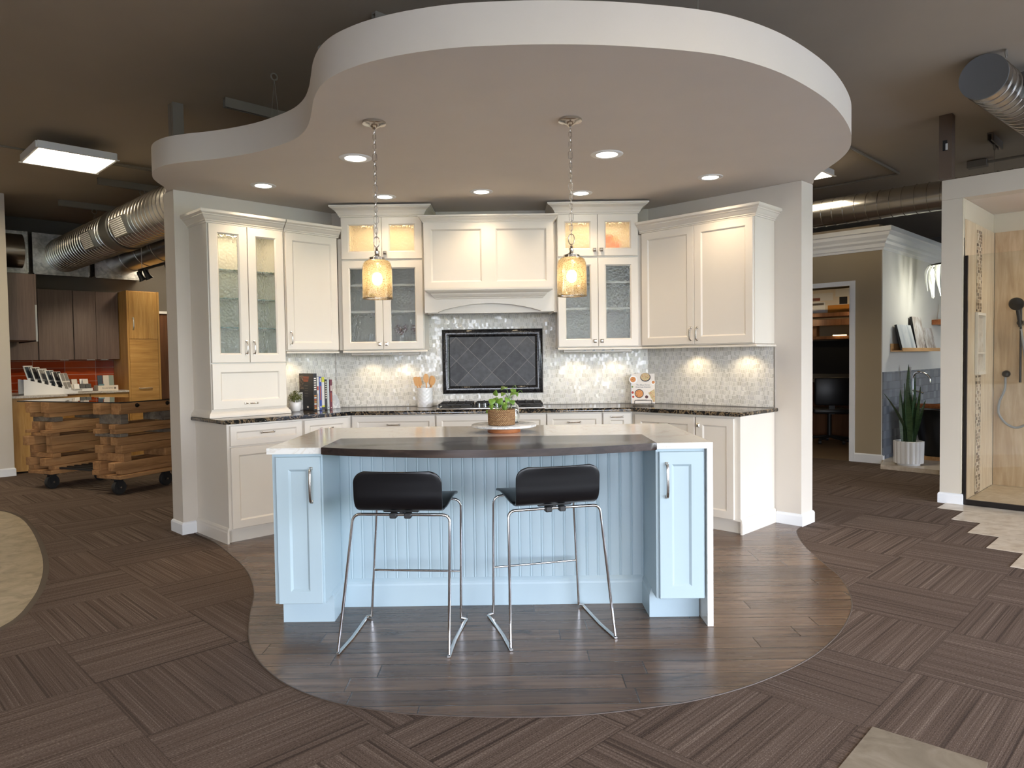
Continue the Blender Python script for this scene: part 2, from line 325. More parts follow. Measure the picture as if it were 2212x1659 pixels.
M['amber'] = m_crackle(); M['basket'] = m_basket()
M['soil'] = paint('soil', (.03, .022, .016), .95)
M['leaf'] = m_noise('leaf_green', [(.3, sr(70, 108, 34)), (.6, sr(120, 156, 58)), (.8, sr(156, 184, 86))], 25, rough=.4)
M['sprig'] = m_noise('sprig_green', [(.3, sr(58, 66, 26)), (.6, sr(104, 108, 48)), (.8, sr(150, 146, 84))], 60, rough=.7)
M['snake'] = m_noise('snake_leaf', [(.35, sr(40, 64, 42)), (.5, sr(72, 98, 64)), (.65, sr(46, 72, 48)), (.8, sr(120, 138, 100))], 9, (1, 1, 5), .4)
M['redplate'] = m_noise('floral_plate', [(.35, sr(232, 214, 190)), (.5, sr(196, 70, 50)), (.6, sr(226, 190, 150)), (.75, sr(150, 120, 60))], 18, rough=.3)
M['floral'] = m_noise('rust_petals', [(.3, sr(96, 48, 34)), (.7, sr(160, 84, 62))], 40, rough=.8)
M['grass'] = m_noise('lawn', [(.3, sr(92, 96, 84)), (.7, sr(124, 124, 112))], 3, rough=.9)
M['field'] = m_noise('dry_field', [(.3, sr(126, 132, 66)), (.7, sr(176, 166, 96))], 2, rough=.9)
M['plenum'] = m_noise('mottled_galvanised', [(.35, (.42, .42, .42)), (.65, (.75, .74, .72))], 14, rough=.38, metal=1)
M['paper'] = paint('page_paper', (.75, .73, .68), .8)
for k_, c_ in dict(bk_black=(24, 22, 22), bk_white=(214, 212, 206), bk_blue=(36, 70, 150), bk_yellow=(205, 206, 52), bk_dark=(40, 40, 42), bk_pale=(196, 204, 202), bk_maroon=(104, 40, 56), sky=(140, 175, 205), cream=(222, 214, 204), rust=(176, 84, 40), green=(112, 132, 60), tomato=(170, 48, 34), wine=(72, 24, 26), ochre=(206, 138, 58), pale=(232, 222, 206), teal=(96, 132, 140), sage=(150, 162, 150), slateblue=(64, 78, 92), charcoal=(48, 50, 54), taupe=(120, 108, 98)).items():
    M[k_] = paint(k_, sr(*c_), .45)
# ------------------------------------------------------------------ geometry helpers
def BM(): return bmesh.new()
def obj(name, bm, mat, parent=None, loc=(0, 0, 0), rz=0, smooth=40, rot=None):
    if name in ('crown', 'light_rail', 'mantel', 'base_molding', 'trim_4', 'door', 'drawer', 'flip_up_door') or name.startswith('baseboard'): smooth = 14
    bmesh.ops.recalc_face_normals(bm, faces=bm.faces)
    me = bpy.data.meshes.new(name); bm.to_mesh(me); bm.free()
    if smooth: me.shade_smooth(); me.set_sharp_from_angle(angle=radians(smooth))
    me.materials.append(M[mat] if isinstance(mat, str) else mat)
    ob = bpy.data.objects.new(name, me); C.objects.link(ob)
    ob.location = loc; ob.rotation_euler = rot if rot else (0, 0, rz)
    if parent: ob.parent = parent
    return ob
def tag(o, label, cat, group=None):
    o['label'] = label; o['category'] = cat
    if group: o['group'] = group
    return o
def thing(name, label, cat, loc=(0, 0, 0), rz=0, group=None, rot=None):
    o = bpy.data.objects.new(name, None); C.objects.link(o); o.empty_display_size = .1
    o.location = loc; o.rotation_euler = rot if rot else (0, 0, rz)
    return tag(o, label, cat, group)
def struct(name, bm, mat, **k):
    o = obj(name, bm, mat, **k); o['kind'] = 'structure'; return o
def dup(root, label, loc=None, rz=None, group=None):
    r = root.copy(); C.objects.link(r)
    if loc: r.location = loc
    if rz is not None: r.rotation_euler = (0, 0, rz)
    r['label'] = label
    if group: r['group'] = group
    for ch in list(root.children):
        c = ch.copy(); C.objects.link(c); c.parent = r
        for g in list(ch.children):
            d = g.copy(); C.objects.link(d); d.parent = c
    return r
def box(bm, x0, x1, y0, y1, z0, z1, bev=0, seg=1):
    vs = [bm.verts.new((x, y, z)) for z in (z0, z1) for y in (y0, y1) for x in (x0, x1)]
    fs = [bm.faces.new([vs[i] for i in q]) for q in ((0, 2, 3, 1), (4, 5, 7, 6), (0, 1, 5, 4), (2, 6, 7, 3), (0, 4, 6, 2), (1, 3, 7, 5))]
    if bev:
        es = list({e for f in fs for e in f.edges})
        bmesh.ops.bevel(bm, geom=es, offset=bev, segments=seg, affect='EDGES', profile=.5)
    return bm
def B(*a, **k): return box(BM(), *a, **k)
def poly(bm, pts, z0, z1, bev=0, seg=2, topbot='both'):
    n = len(pts); lo = [bm.verts.new((p[0], p[1], z0)) for p in pts]; hi = [bm.verts.new((p[0], p[1], z1)) for p in pts]
    f0 = bm.faces.new(lo[::-1]); f1 = bm.faces.new(hi)
    for i in range(n): bm.faces.new((lo[i], lo[(i + 1) % n], hi[(i + 1) % n], hi[i]))
    if bev:
        es = (list(f0.edges) if topbot in ('both', 'bot') else []) + (list(f1.edges) if topbot in ('both', 'top') else [])
        bmesh.ops.bevel(bm, geom=es, offset=bev, segments=seg, affect='EDGES', profile=.5)
    return bm
def xpoly(bm, pts, y0, y1):         # outline in x,z pushed along y
    n = len(pts); a = [bm.verts.new((p[0], y0, p[1])) for p in pts]; c = [bm.verts.new((p[0], y1, p[1])) for p in pts]
    bm.faces.new(a); bm.faces.new(c[::-1])
    for i in range(n): bm.faces.new((a[i], c[i], c[(i + 1) % n], a[(i + 1) % n]))
    return bm
def tube(bm, pts, r, n=10, closed=False, cap=True, flat=None):
    P = [Vector(p) for p in pts]; N = len(P); rings = []; up = None
    for i, p in enumerate(P):
        if closed: t = (P[(i + 1) % N] - P[i - 1]).normalized()
        else: t = ((P[min(i + 1, N - 1)] - p).normalized() + (p - P[max(i - 1, 0)]).normalized()).normalized()
        if up is None:
            up = Vector((0, 0, 1)) if abs(t.z) < .9 else Vector((0, 1, 0))
        s = t.cross(up).normalized(); up = s.cross(t).normalized()
        rr = r[i] if isinstance(r, (list, tuple)) else r
        rings.append([bm.verts.new(p + s * cos(2 * pi * k / n) * rr + up * sin(2 * pi * k / n) * rr * (flat or 1)) for k in range(n)])
    for i in range(N if closed else N - 1):
        A, D = rings[i], rings[(i + 1) % N]
        for k in range(n): bm.faces.new((A[k], A[(k + 1) % n], D[(k + 1) % n], D[k]))
    if cap and not closed:
        bm.faces.new(rings[0][::-1]); bm.faces.new(rings[-1])
    return bm
def lathe(bm, prof, n=32, c=(0, 0, 0), capb=False, capt=False, M4=None):
    rings = []
    for r, z in prof:
        rg = [Vector((c[0] + cos(2 * pi * k / n) * r, c[1] + sin(2 * pi * k / n) * r, c[2] + z)) for k in range(n)]
        rings.append([bm.verts.new(M4 @ v if M4 else v) for v in rg])
    for A, D in zip(rings, rings[1:]):
        for k in range(n): bm.faces.new((A[k], A[(k + 1) % n], D[(k + 1) % n], D[k]))
    if capb: bm.faces.new(rings[0][::-1])
    if capt: bm.faces.new(rings[-1])
    return bm
def sweep(bm, prof, path, cap=True):   # prof (outward, up); path of (x, y) with outward on its right-hand side
    P = [Vector(p) for p in path]; N = len(P); rings = []
    for i in range(N):
        d0 = (P[i] - P[i - 1]).normalized() if i else None; d1 = (P[i + 1] - P[i]).normalized() if i < N - 1 else None
        n0 = Vector((d0.y, -d0.x)) if d0 else None; n1 = Vector((d1.y, -d1.x)) if d1 else None
        if n0 and n1: m = (n0 + n1); m = m / m.dot(n0)
        else: m = n0 or n1
        rings.append([bm.verts.new((P[i].x + m.x * q, P[i].y + m.y * q, z)) for q, z in prof])
    k = len(prof)
    for A, D in zip(rings, rings[1:]):
        for j in range(k): bm.faces.new((A[j], A[(j + 1) % k], D[(j + 1) % k], D[j]))
    if cap: bm.faces.new(rings[0][::-1]); bm.faces.new(rings[-1])
    return bm
def arc(c, r, a0, a1, n): return [(c[0] + r * cos(a0 + (a1 - a0) * i / n), c[1] + r * sin(a0 + (a1 - a0) * i / n)) for i in range(n + 1)]
def fillet(pts, r, n=6):               # round the corners of a 3D polyline
    P = [Vector(p) for p in pts]; out = [P[0]]
    for i in range(1, len(P) - 1):
        a = (P[i - 1] - P[i]).normalized(); b = (P[i + 1] - P[i]).normalized()
        p0, p2 = P[i] + a * r, P[i] + b * r
        for k in range(n + 1):
            t = k / n; out.append(p0 * (1 - t) ** 2 + P[i] * 2 * t * (1 - t) + p2 * t * t)
    return out + [P[-1]]
def spline(pts, per=6, closed=False):  # Catmull-Rom through 2D points
    P = [Vector(p) for p in pts]; n = len(P); out = []
    for i in range(n if closed else n - 1):
        p0, p1, p2, p3 = (P[(i + k) % n] if closed else P[min(max(i + k, 0), n - 1)] for k in (-1, 0, 1, 2))
        for j in range(per):
            t = j / per; out.append(.5 * ((2 * p1) + (p2 - p0) * t + (2 * p0 - 5 * p1 + 4 * p2 - p3) * t * t + (3 * p1 - p0 - 3 * p2 + p3) * t ** 3))
    if not closed: out.append(P[-1])
    return out
def text(name, s, size, parent, loc, rot, mat, depth=.0006, align='CENTER'):
    cu = bpy.data.curves.new(name, 'FONT'); cu.body = s; cu.size = size; cu.extrude = depth; cu.align_x = align; cu.align_y = 'CENTER'
    tmp = bpy.data.objects.new(name, cu); C.objects.link(tmp); dg = bpy.context.evaluated_depsgraph_get()
    me = bpy.data.meshes.new_from_object(tmp.evaluated_get(dg)); bpy.data.objects.remove(tmp); me.materials.clear(); me.materials.append(M[mat])
    o = bpy.data.objects.new(name, me); C.objects.link(o); o.location = loc; o.rotation_euler = rot; o.parent = parent; return o

# ------------------------------------------------------------------ cabinet parts (x along the run, y into the wall, z up; fronts at y = 0)
def door(w, h, t=.02, st=.058, rec=.009, bev=.011, glass=False, e=.0025):
    bm = BM()
    def ring(x0, x1, z0, z1, y): return [bm.verts.new(p) for p in ((x0, y, z0), (x1, y, z0), (x1, y, z1), (x0, y, z1))]
    def join(A, D):
        for k in range(4): bm.faces.new((A[k], A[(k + 1) % 4], D[(k + 1) % 4], D[k]))
    bk = ring(0, w, 0, h, t); o0 = ring(0, w, 0, h, e); o1 = ring(e, w - e, e, h - e, 0); i0 = ring(st, w - st, st, h - st, 0)
    i1 = ring(st + bev, w - st - bev, st + bev, h - st - bev, rec)
    join(bk, o0); join(o0, o1); join(o1, i0); join(i0, i1)
    if glass:
        i2 = ring(st + bev, w - st - bev, st + bev, h - st - bev, t); join(i1, i2); join(i2, bk)
    else:
        bm.faces.new(i1); bm.faces.new(bk[::-1])
    return bm
def pull(L=.10, out=.028, r=.0055, up=False):   # arched bar pull on two feet
    pts = [(-L / 2, 0), (-L / 2, -.008)] + [(-L / 2 * cos(pi * i / 10), -.010 - (out - .010) * sin(pi * i / 10) ** .6) for i in range(1, 10)] + [(L / 2, -.008), (L / 2, 0)]
    bm = BM(); tube(bm, [((0, y, x) if up else (x, y, 0)) for x, y in pts], r, 8, flat=.8)
    for s in (-1, 1):
        if up: box(bm, -.008, .008, -.009, .002, s * L / 2 - .008, s * L / 2 + .008, .002)
        else: box(bm, s * L / 2 - .008, s * L / 2 + .008, -.009, .002, -.008, .008, .002)
    return bm
def knob(s=.015):
    bm = BM(); lathe(bm, [(.009, 0), (.006, .004), (.005, .012)], 12, M4=Matrix.Rotation(pi / 2, 4, 'X'))
    q = [bm.verts.new(p) for p in ((-s * .7, -.011, -s * .7), (s * .7, -.011, -s * .7), (s * .7, -.011, s * .7), (-s * .7, -.011, s * .7))]
    r = [bm.verts.new((x, -.019, z)) for x, z in ((-s, -s), (s, -s), (s, s), (-s, s))]; t = [bm.verts.new((x, -.026, z)) for x, z in ((-s * .45, -s * .45), (s * .45, -s * .45), (s * .45, s * .45), (-s * .45, s * .45))]
    bm.faces.new(q)
    for A, D in ((q, r), (r, t)):
        for k in range(4): bm.faces.new((A[k], A[(k + 1) % 4], D[(k + 1) % 4], D[k]))
    bm.faces.new(t[::-1]); return bm
def add_door(root, x0, x1, z0, z1, y=0, mat='cab', name='door', st=.058, glass=False, handle=None, hx=.5, hz=.5, up=True, L=.10):
    d = obj(name, door(x1 - x0, z1 - z0, st=st, glass=glass), mat, root, (x0, y, z0))
    if glass:
        g = obj('glass_pane', B(st + .012, x1 - x0 - st - .012, .009, .013, st + .012, z1 - z0 - st - .012), 'seedy', d)
        g['label'] = 'textured glass pane'
    if handle == 'pull': obj('handle', pull(L, up=up), 'nickel', d, (hx, 0, hz))
    if handle == 'knob': obj('knob', knob(), 'nickel', d, (hx, 0, hz))
    return d
def carcass(w, d, z0, z1, t=.018, front=True, back=True, shelves=()):
    bm = BM(); box(bm, 0, t, .02, d, z0, z1); box(bm, w - t, w, .02, d, z0, z1)
    box(bm, t, w - t, .02, d, z0, z0 + t); box(bm, t, w - t, .02, d, z1 - t, z1)
    box(bm, t, w - t, d - .012, d, z0 + t, z1 - t)
    return bm
CROWN = [(0, 0), (.010, 0), (.010, .010), (.017, .014), (.017, .021), (.028, .031), (.040, .048), (.047, .053), (.047, .060), (.058, .065), (.065, .071), (.065, .090), (0, .090)]
BIGCROWN = [(0, 0), (.010, 0), (.014, .012), (.020, .016), (.026, .032), (.044, .056), (.068, .072), (.078, .076), (.080, .082), (.088, .084), (.088, .098), (0, .098)]
RAIL = [(0, 0), (.018, 0), (.020, .004), (.020, .014), (.012, .022), (0, .022)]
BASE = [(0, 0), (.015, 0), (.015, .085), (.012, .095), (.012, .105), (.006, .118), (0, .122)]
def scaled(prof, k, z): return [(a * k, z + b * k) for a, b in prof]
# ------------------------------------------------------------------ frames of the kitchen's two wings (+45 and -45 degrees)
QP = pi / 4
def LW(x, y=0): return (-2.127 + (x - y) / S2, 5.272 + (x + y) / S2)
def RW(x, y=0): return (1.717 + (x + y) / S2, 5.333 + (y - x) / S2)
CEIL, SOF = 3.42, 2.69
FLX = [(-2.60, 5.70), (-2.481, 5.571), (-2.258, 5.333), (-1.977, 4.952), (-1.797, 4.687), (-1.651, 4.422), (-1.527, 4.143), (-1.465, 3.943), (-1.412, 3.761), (-1.324, 3.502), (-1.25, 3.33), (-1.155, 3.172), (-1.062, 3.051), (-.956, 2.938), (-.81, 2.828), (-.663, 2.754), (-.471, 2.69), (-.273, 2.66), (-.028, 2.643), (.234, 2.649), (.505, 2.699), (.696, 2.752), (.908, 2.848), (1.103, 2.969), (1.275, 3.102), (1.416, 3.238), (1.577, 3.426), (1.722, 3.639), (1.815, 3.809), (1.902, 4.036), (1.966, 4.293), (1.991, 4.556), (2.029, 4.9), (2.071, 5.123), (2.143, 5.38), (2.226, 5.523), (2.36, 5.66)]
# floor, ceiling
bm = BM(); poly(bm, [G(-5, -5.4), G(15, -5.4), G(15, 12.3), G(-5, 12.3)], -.06, 0); struct('floor', bm, 'carpet', smooth=0)
pts = [tuple(v) for v in spline(FLX, 4)] + [(1.3, 6.66), (-1.66, 6.66)]
bm = BM(); poly(bm, pts, .0005, .003); fw = struct('floor_wood', bm, 'planks', smooth=0)
bm = BM(); pp = [tuple(v) for v in spline(FLX, 4)]
n_ = len(pp); ring = []
for i in range(n_):
    t = (Vector(pp[min(i + 1, n_ - 1)]) - Vector(pp[max(i - 1, 0)])).normalized(); nn = Vector((t.y, -t.x)); p = Vector(pp[i])
    ring.append([bm.verts.new((p.x + nn.x * o_, p.y + nn.y * o_, z_)) for o_, z_ in ((-.003, .0028), (-.002, .0036), (.002, .0036), (.0035, .001))])
for A, D in zip(ring, ring[1:]):
    for j in range(3): bm.faces.new((A[j], A[j + 1], D[j + 1], D[j]))
struct('trim_1', bm, paint('transition_strip', sr(78, 64, 54), .5))
VX = [(-6.4, 6.8), (-5.2, 6.78), (-4.765, 6.589), (-4.566, 6.458), (-4.304, 6.217), (-3.99, 5.858), (-3.666, 5.451), (-3.346, 5.022), (-3.146, 4.731), (-2.988, 4.473), (-2.847, 4.216), (-2.748, 3.995), (-2.678, 3.811), (-2.65, 3.631), (-2.68, 3.2), (-2.9, 2.6), (-3.6, 1.9), (-6.4, 1.6)]
vv = [tuple(v) for v in spline(VX, 4)]
bm = BM(); poly(bm, vv, .0005, .0025); struct('floor_vinyl', bm, 'vinyl', smooth=0)
bm = BM(); n_ = len(vv); ring = []
for i in range(n_):
    t = (Vector(vv[min(i + 1, n_ - 1)]) - Vector(vv[max(i - 1, 0)])).normalized(); nn = Vector((-t.y, t.x)); p = Vector(vv[i])
    ring.append([bm.verts.new((p.x + nn.x * o_, p.y + nn.y * o_, z_)) for o_, z_ in ((-.002, .002), (.003, .006), (.020, .005), (.032, .0008))])
for A, D in zip(ring, ring[1:]):
    for j in range(3): bm.faces.new((A[j], A[j + 1], D[j + 1], D[j]))
struct('trim_2', bm, paint('reducer_strip', sr(70, 56, 44), .6))
bm = BM(); poly(bm, [(1.285, 2.536), (1.545, 2.30), (1.31, 2.02), (1.035, 2.27)], .0005, .003); struct('floor_stone', bm, 'slate', smooth=0)
def FT(pts): bm = BM(); poly(bm, pts, .0005, .003, .0012, 1); return bm
r_, q_ = .405, .61                                                  # stepped stone tiles before the shower
bm = BM()
for (a0, a1, b0, b1) in ((6.95, 7.24, 1.757, -2), (6.55, 6.95, 1.555, 1.0), (6.55, 6.95, .995, -2), (6.14, 6.545, 1.35, .43), (6.14, 6.545, .425, -2), (5.74, 6.135, 1.15, .0), (5.74, 6.135, -.005, -2), (5.33, 5.735, .94, -2)):
    poly(bm, [G(a0, b0), G(a1 - .003, b0), G(a1 - .003, b1), G(a0, b1)][::-1], .0005, .004)
struct('floor_tile', bm, 'stonetile', smooth=0)
bm = BM(); poly(bm, [G(-5, -5.4), G(15, -5.4), G(15, 12.3), G(-5, 12.3)], CEIL, CEIL + .1); struct('ceiling', bm, 'ceil', smooth=0)
# outer walls
def wallab(name, a0, a1, b0, b1, z0, z1, mat): bm = BM(); poly(bm, [G(a0, b0), G(a1, b0), G(a1, b1), G(a0, b1)], z0, z1); return struct(name, bm, mat, smooth=0)
wallab('wall_far', -5, 15, 12.0, 12.15, 0, CEIL, 'walldark')
wallab('wall_end', 14.6, 14.75, -5.2, 12, 0, CEIL, 'walldark')
bm = BM()
for b0_, b1_, z0_, z1_ in ((-5.2, NB0, 0, CEIL), (NB1, 12, 0, CEIL), (NB0, NB1, 0, WZ0), (NB0, NB1, WZ1, CEIL)): poly(bm, [G(-4.9, b0_), G(-4.75, b0_), G(-4.75, b1_), G(-4.9, b1_)], z0_, z1_)
struct('wall_near', bm, 'wall', smooth=0)
bm = BM()
for i in range(4):
    b_ = NB0 + (NB1 - NB0) * i / 3; poly(bm, [G(-4.88, b_ - .03), G(-4.78, b_ - .03), G(-4.78, b_ + .03), G(-4.88, b_ + .03)], WZ0, WZ1)
poly(bm, [G(-4.86, NB0), G(-4.80, NB0), G(-4.80, NB1), G(-4.86, NB1)], 1.075, 1.125); struct('window_2', bm, 'aluminium', smooth=0)
bm = BM()                                                          # storefront wall: solid ends, head and sill round the glazing
def slab(a0, a1, z0, z1): poly(bm, [G(a0, -5.32), G(a1, -5.32), G(a1, -5.2), G(a0, -5.2)][::-1], z0, z1)
slab(-5, WA0, 0, CEIL); slab(WA1, 15, 0, CEIL); slab(WA0, WA1, 0, WZ0); slab(WA0, WA1, WZ1, CEIL)
struct('wall_street', bm, 'wall', smooth=0)
bm = BM(); nM = 7
for i in range(nM + 1):
    a_ = WA0 + (WA1 - WA0) * i / nM; poly(bm, [G(a_ - .03, -5.31), G(a_ + .03, -5.31), G(a_ + .03, -5.21), G(a_ - .03, -5.21)][::-1], WZ0, WZ1)
for z_ in (1.1, 2.3): poly(bm, [G(WA0, -5.29), G(WA1, -5.29), G(WA1, -5.23), G(WA0, -5.23)][::-1], z_ - .025, z_ + .025)
w_ = struct('window_1', bm, 'aluminium', smooth=0)
bm = BM(); poly(bm, [G(-30, -60), G(22, -60), G(22, -9), G(-5.2, -9), G(-5.2, 12), G(-30, 12)], -.2, -.15); g_ = struct('ground', bm, 'grass', smooth=0)
bm = BM(); poly(bm, [G(-40, -120), G(110, -120), G(110, -30), G(-40, -30)], -.14, -.13)
for v in bm.verts:
    if v.co.y < -60 or (v.co.y - v.co.x) < -150: v.co.z += 5.5
struct('hill', bm, 'field', smooth=0)
bm = BM(); poly(bm, [G(-14, -9), G(22, -9), G(22, -5.4), G(-14, -5.4)], -.2, -.1); struct('sidewalk', bm, 'lightgrey', smooth=0)

# kitchen walls: two wings and the back, standing up to the hung ceiling
iL, oL, iR, oR = 8.1798, 8.477, 7.821, 8.118                         # Y-X and X+Y of the faces
bm = BM(); poly(bm, [LW(-.115, .552), (6.56 - iL, 6.56), (6.77 - oL, 6.77), LW(-.115, .762)], 0, SOF); struct('wall_left', bm, 'wall', smooth=0)
bm = BM(); poly(bm, [(6.56 - iL, 6.56), (iR - 6.56, 6.56), (oR - 6.77, 6.77), (6.77 - oL, 6.77)], 0, SOF); struct('wall_back', bm, 'wall', smooth=0)
bm = BM(); poly(bm, [(iR - 6.56, 6.56), RW(.215, .545), RW(.215, .755), (oR - 6.77, 6.77)], 0, SOF); struct('wall_right', bm, 'wall', smooth=0)
SB = [(.0, 0), (.014, 0), (.014, .078), (.009, .09), (0, .096)]
bm = BM(); sweep(bm, SB, [LW(1.3, .762), LW(-.115, .762), LW(-.115, .552), LW(-.016, .552)]); struct('baseboard_left', bm, 'trim')
bm = BM(); sweep(bm, SB, [RW(.016, .545), RW(.215, .545), RW(.215, .755), RW(-1.3, .755)]); struct('baseboard_right', bm, 'trim')
# hung ceiling with its wavy edge
CL = [(-2.63, 5.50), (-2.60, 5.30), (-2.55, 5.16), (-2.48, 5.04), (-2.40, 4.955), (-2.30, 4.885), (-2.15, 4.828), (-1.98, 4.785), (-1.80, 4.72), (-1.60, 4.62), (-1.42, 4.49), (-1.29, 4.37), (-1.19, 4.225), (-1.115, 4.06), (-1.055, 3.89), (-.995, 3.715), (-.926, 3.564), (-.844, 3.445), (-.749, 3.355), (-.617, 3.267), (-.439, 3.189), (-.231, 3.135), (-.031, 3.117), (.167, 3.113), (.407, 3.128), (.613, 3.160), (.825, 3.208), (1.009, 3.275), (1.226, 3.405), (1.423, 3.565), (1.657, 3.80), (1.853, 4.043), (2.045, 4.335), (2.165, 4.57), (2.24, 4.76), (2.285, 4.97), (2.30, 5.15), (2.31, 5.33), (2.34, 5.52), (2.395, 5.69)]
cl = [(-2.74, 5.74), (-2.67, 5.62)] + [tuple(v) for v in spline(CL, 4)] + [(oR - 6.78, 6.78), (6.78 - oL, 6.78)]
bm = BM(); poly(bm, cl, SOF + .0015, SOF + .187); struct('ceiling_cloud', bm, 'cloud', smooth=40)
# ------------------------------------------------------------------ base cabinets
def base_cab(at, rz, x0, w, label, fronts, depth=.598, group='white base cabinets', end=None, fy=-.05, fl=0):
    p = at(x0, fy); t = thing('base_cabinet', label, 'cabinet', (p[0], p[1], 0), rz, group)
    bm = BM(); box(bm, 0, w, .0205, depth, .10, .893); box(bm, 0, w, .062, depth, 0, .10)
    if fl: box(bm, -fl, 0, .03, .05, .0, .893) if fl > 0 else box(bm, w, w - fl, .03, .05, .0, .893)
    obj('body', bm, 'cab', t)
    for fr in fronts:
        k, a0, a1, z0, z1 = fr[:5]; opt = fr[5] if len(fr) > 5 else {}
        add_door(t, a0, a1, z0, z1, 0, name=k, st=opt.get('st', .045 if k == 'drawer' else .058), handle=opt.get('h', 'pull' if k == 'drawer' else None), hx=opt.get('hx', (a1 - a0) / 2), hz=opt.get('hz', (z1 - z0) / 2), up=opt.get('up', False))
    if end:
        bm = BM(); sweep(bm, BASE, [(0, depth), (0, .0205)] if end == 'l' else [(w, .0205), (w, depth)]); obj('base_molding', bm, 'cab', t)
    return t
base_cab(LW, QP, .0, .609, 'white drawer base cabinet standing under the tall hutch, its side panel exposed', [('drawer', .02, .597, .728, .878, {'h': 'pull', 'hz': .085}), ('door', .02, .597, .112, .716)], end='l')
base_cab(LW, QP, .611, .446, 'white base cabinet in the inner corner beneath the row of books', [('drawer', .008, .408, .728, .878), ('door', .008, .408, .112, .716)])
back = lambda x, y=0: (x, 6.03 + y)
base_cab(back, 0, -1.352, .706, 'wide white drawer base beneath the white utensil crock', [('drawer', .006, .70, .728, .880, {'hz': .078}), ('drawer', .006, .70, .42, .716), ('drawer', .006, .70, .112, .408)], depth=.575, fl=.03)
base_cab(back, 0, -.644, .928, 'white base cabinet right beneath the gas cooktop, with a blank front', [('drawer', .005, .923, .728, .880, {'h': None}), ('door', .005, .461, .112, .716), ('door', .467, .923, .112, .716)], depth=.575)
base_cab(back, 0, .286, .466, 'white drawer base between the cooktop cabinet and the slim corner cabinet', [('drawer', .004, .462, .728, .880, {'hz': .078}), ('drawer', .004, .462, .42, .716), ('drawer', .004, .462, .112, .408)], depth=.575)
base_cab(back, 0, .754, .250, 'slim white base cabinet with its pull at the top, nearest the standing cookbook', [('door', .006, .238, .112, .880, {'h': 'pull', 'hz': .735})], depth=.575, fl=-.03)
base_cab(RW, -QP, -.972, .601, 'white base cabinet in the corner with a wide recessed front and a pull', [('door', .037, .598, .112, .872, {'h': 'pull', 'hz': .69})], depth=.590)
base_cab(RW, -QP, -.369, .369, 'white end base cabinet with a narrow door and a square knob', [('door', .006, .325, .112, .874, {'h': 'knob', 'hx': .03, 'hz': .70})], depth=.590, end='r')
# worktop: one dark stone top round three sides
yl, yr = 7.399 - .075 * S2, 7.050 - .075 * S2
ct = [LW(-.035, .5505), LW(-.035, -.075), (5.955 - yl, 5.955), (yr - 5.955, 5.955), RW(.028, -.075), RW(.028, .5435), (iR - 6.556, 6.5575), (6.556 - iL, 6.5575)]
bm = BM(); poly(bm, ct, .8935, .925, .009, 3); tag(obj('stone_worktop', bm, 'granite'), 'black veined granite worktop running along three sides of the kitchen', 'countertop')
# ------------------------------------------------------------------ mosaic backsplash, one sheet per wall
bm = B(0, .652, -.007, -.001, .9265, 1.44); p = LW(.615, .552); tag(obj('mosaic_backsplash', bm, 'mosaic', None, (p[0], p[1], 0), QP, 0), 'pale mosaic tile sheet behind the books and potted herb', 'backsplash')
bm = BM(); xpoly(bm, [(-1.612, .9265), (1.245, .9265), (1.245, 1.44), (.404, 1.44), (.404, 1.76), (-.757, 1.76), (-.757, 1.44), (-1.612, 1.44)], 6.553, 6.559); tag(obj('mosaic_backsplash', bm, 'mosaic', smooth=0), 'pale mosaic tile sheet behind the cooktop and around the dark tile panel', 'backsplash')
p = RW(0, .545); t = tag(obj('mosaic_backsplash', B(-1.255, -.004, -.007, -.001, .9265, 1.44), 'mosaic', None, (p[0], p[1], 0), -QP, 0), 'warm-lit mosaic tile sheet under the big two-door wall cabinet', 'backsplash')
obj('edge_strip', B(-.004, .004, -.009, -.001, .9265, 1.41), 'aluminium', t, smooth=0)
# framed tile panel over the cooktop
t = thing('tile_mural', 'dark diagonal slate tile panel in a glossy black tile frame', 'tile panel', (-.174, 6.552, 1.3255))
w2, h2 = .46, .294
obj('tile_field', B(-w2 + .05, w2 - .05, -.010, -.001, -h2 + .05, h2 - .05), 'diamond', t, smooth=0)
bm = BM(); prof = [(0, 0), (0, .012), (.004, .022), (.014, .030), (.030, .034), (.048, .033), (.060, .026), (.068, .016), (.071, .008), (.072, 0)]
rings = [[bm.verts.new((sx * (w2 - q), -.001 - d, sz * (h2 - q))) for q, d in prof] for sx, sz in ((-1, -1), (1, -1), (1, 1), (-1, 1))]
for i in range(4):
    A, D = rings[i], rings[(i + 1) % 4]
    for k in range(len(prof) - 1): bm.faces.new((A[k], A[k + 1], D[k + 1], D[k]))
obj('frame', bm, 'pencil', t)
bm = BM()
for x_ in (-.153, .153):
    for s_ in (-1, 1): box(bm, x_ - .001, x_ + .001, -.0365, -.034, s_ * h2 - s_ * .06 - .02, s_ * h2 - s_ * .04 + .02)
for s_ in (-1, 1): box(bm, s_ * (w2 - .035) - .025, s_ * (w2 - .035) + .025, -.0365, -.034, -.001, .001)
obj('grout_joint', bm, 'charcoal', t, smooth=0)
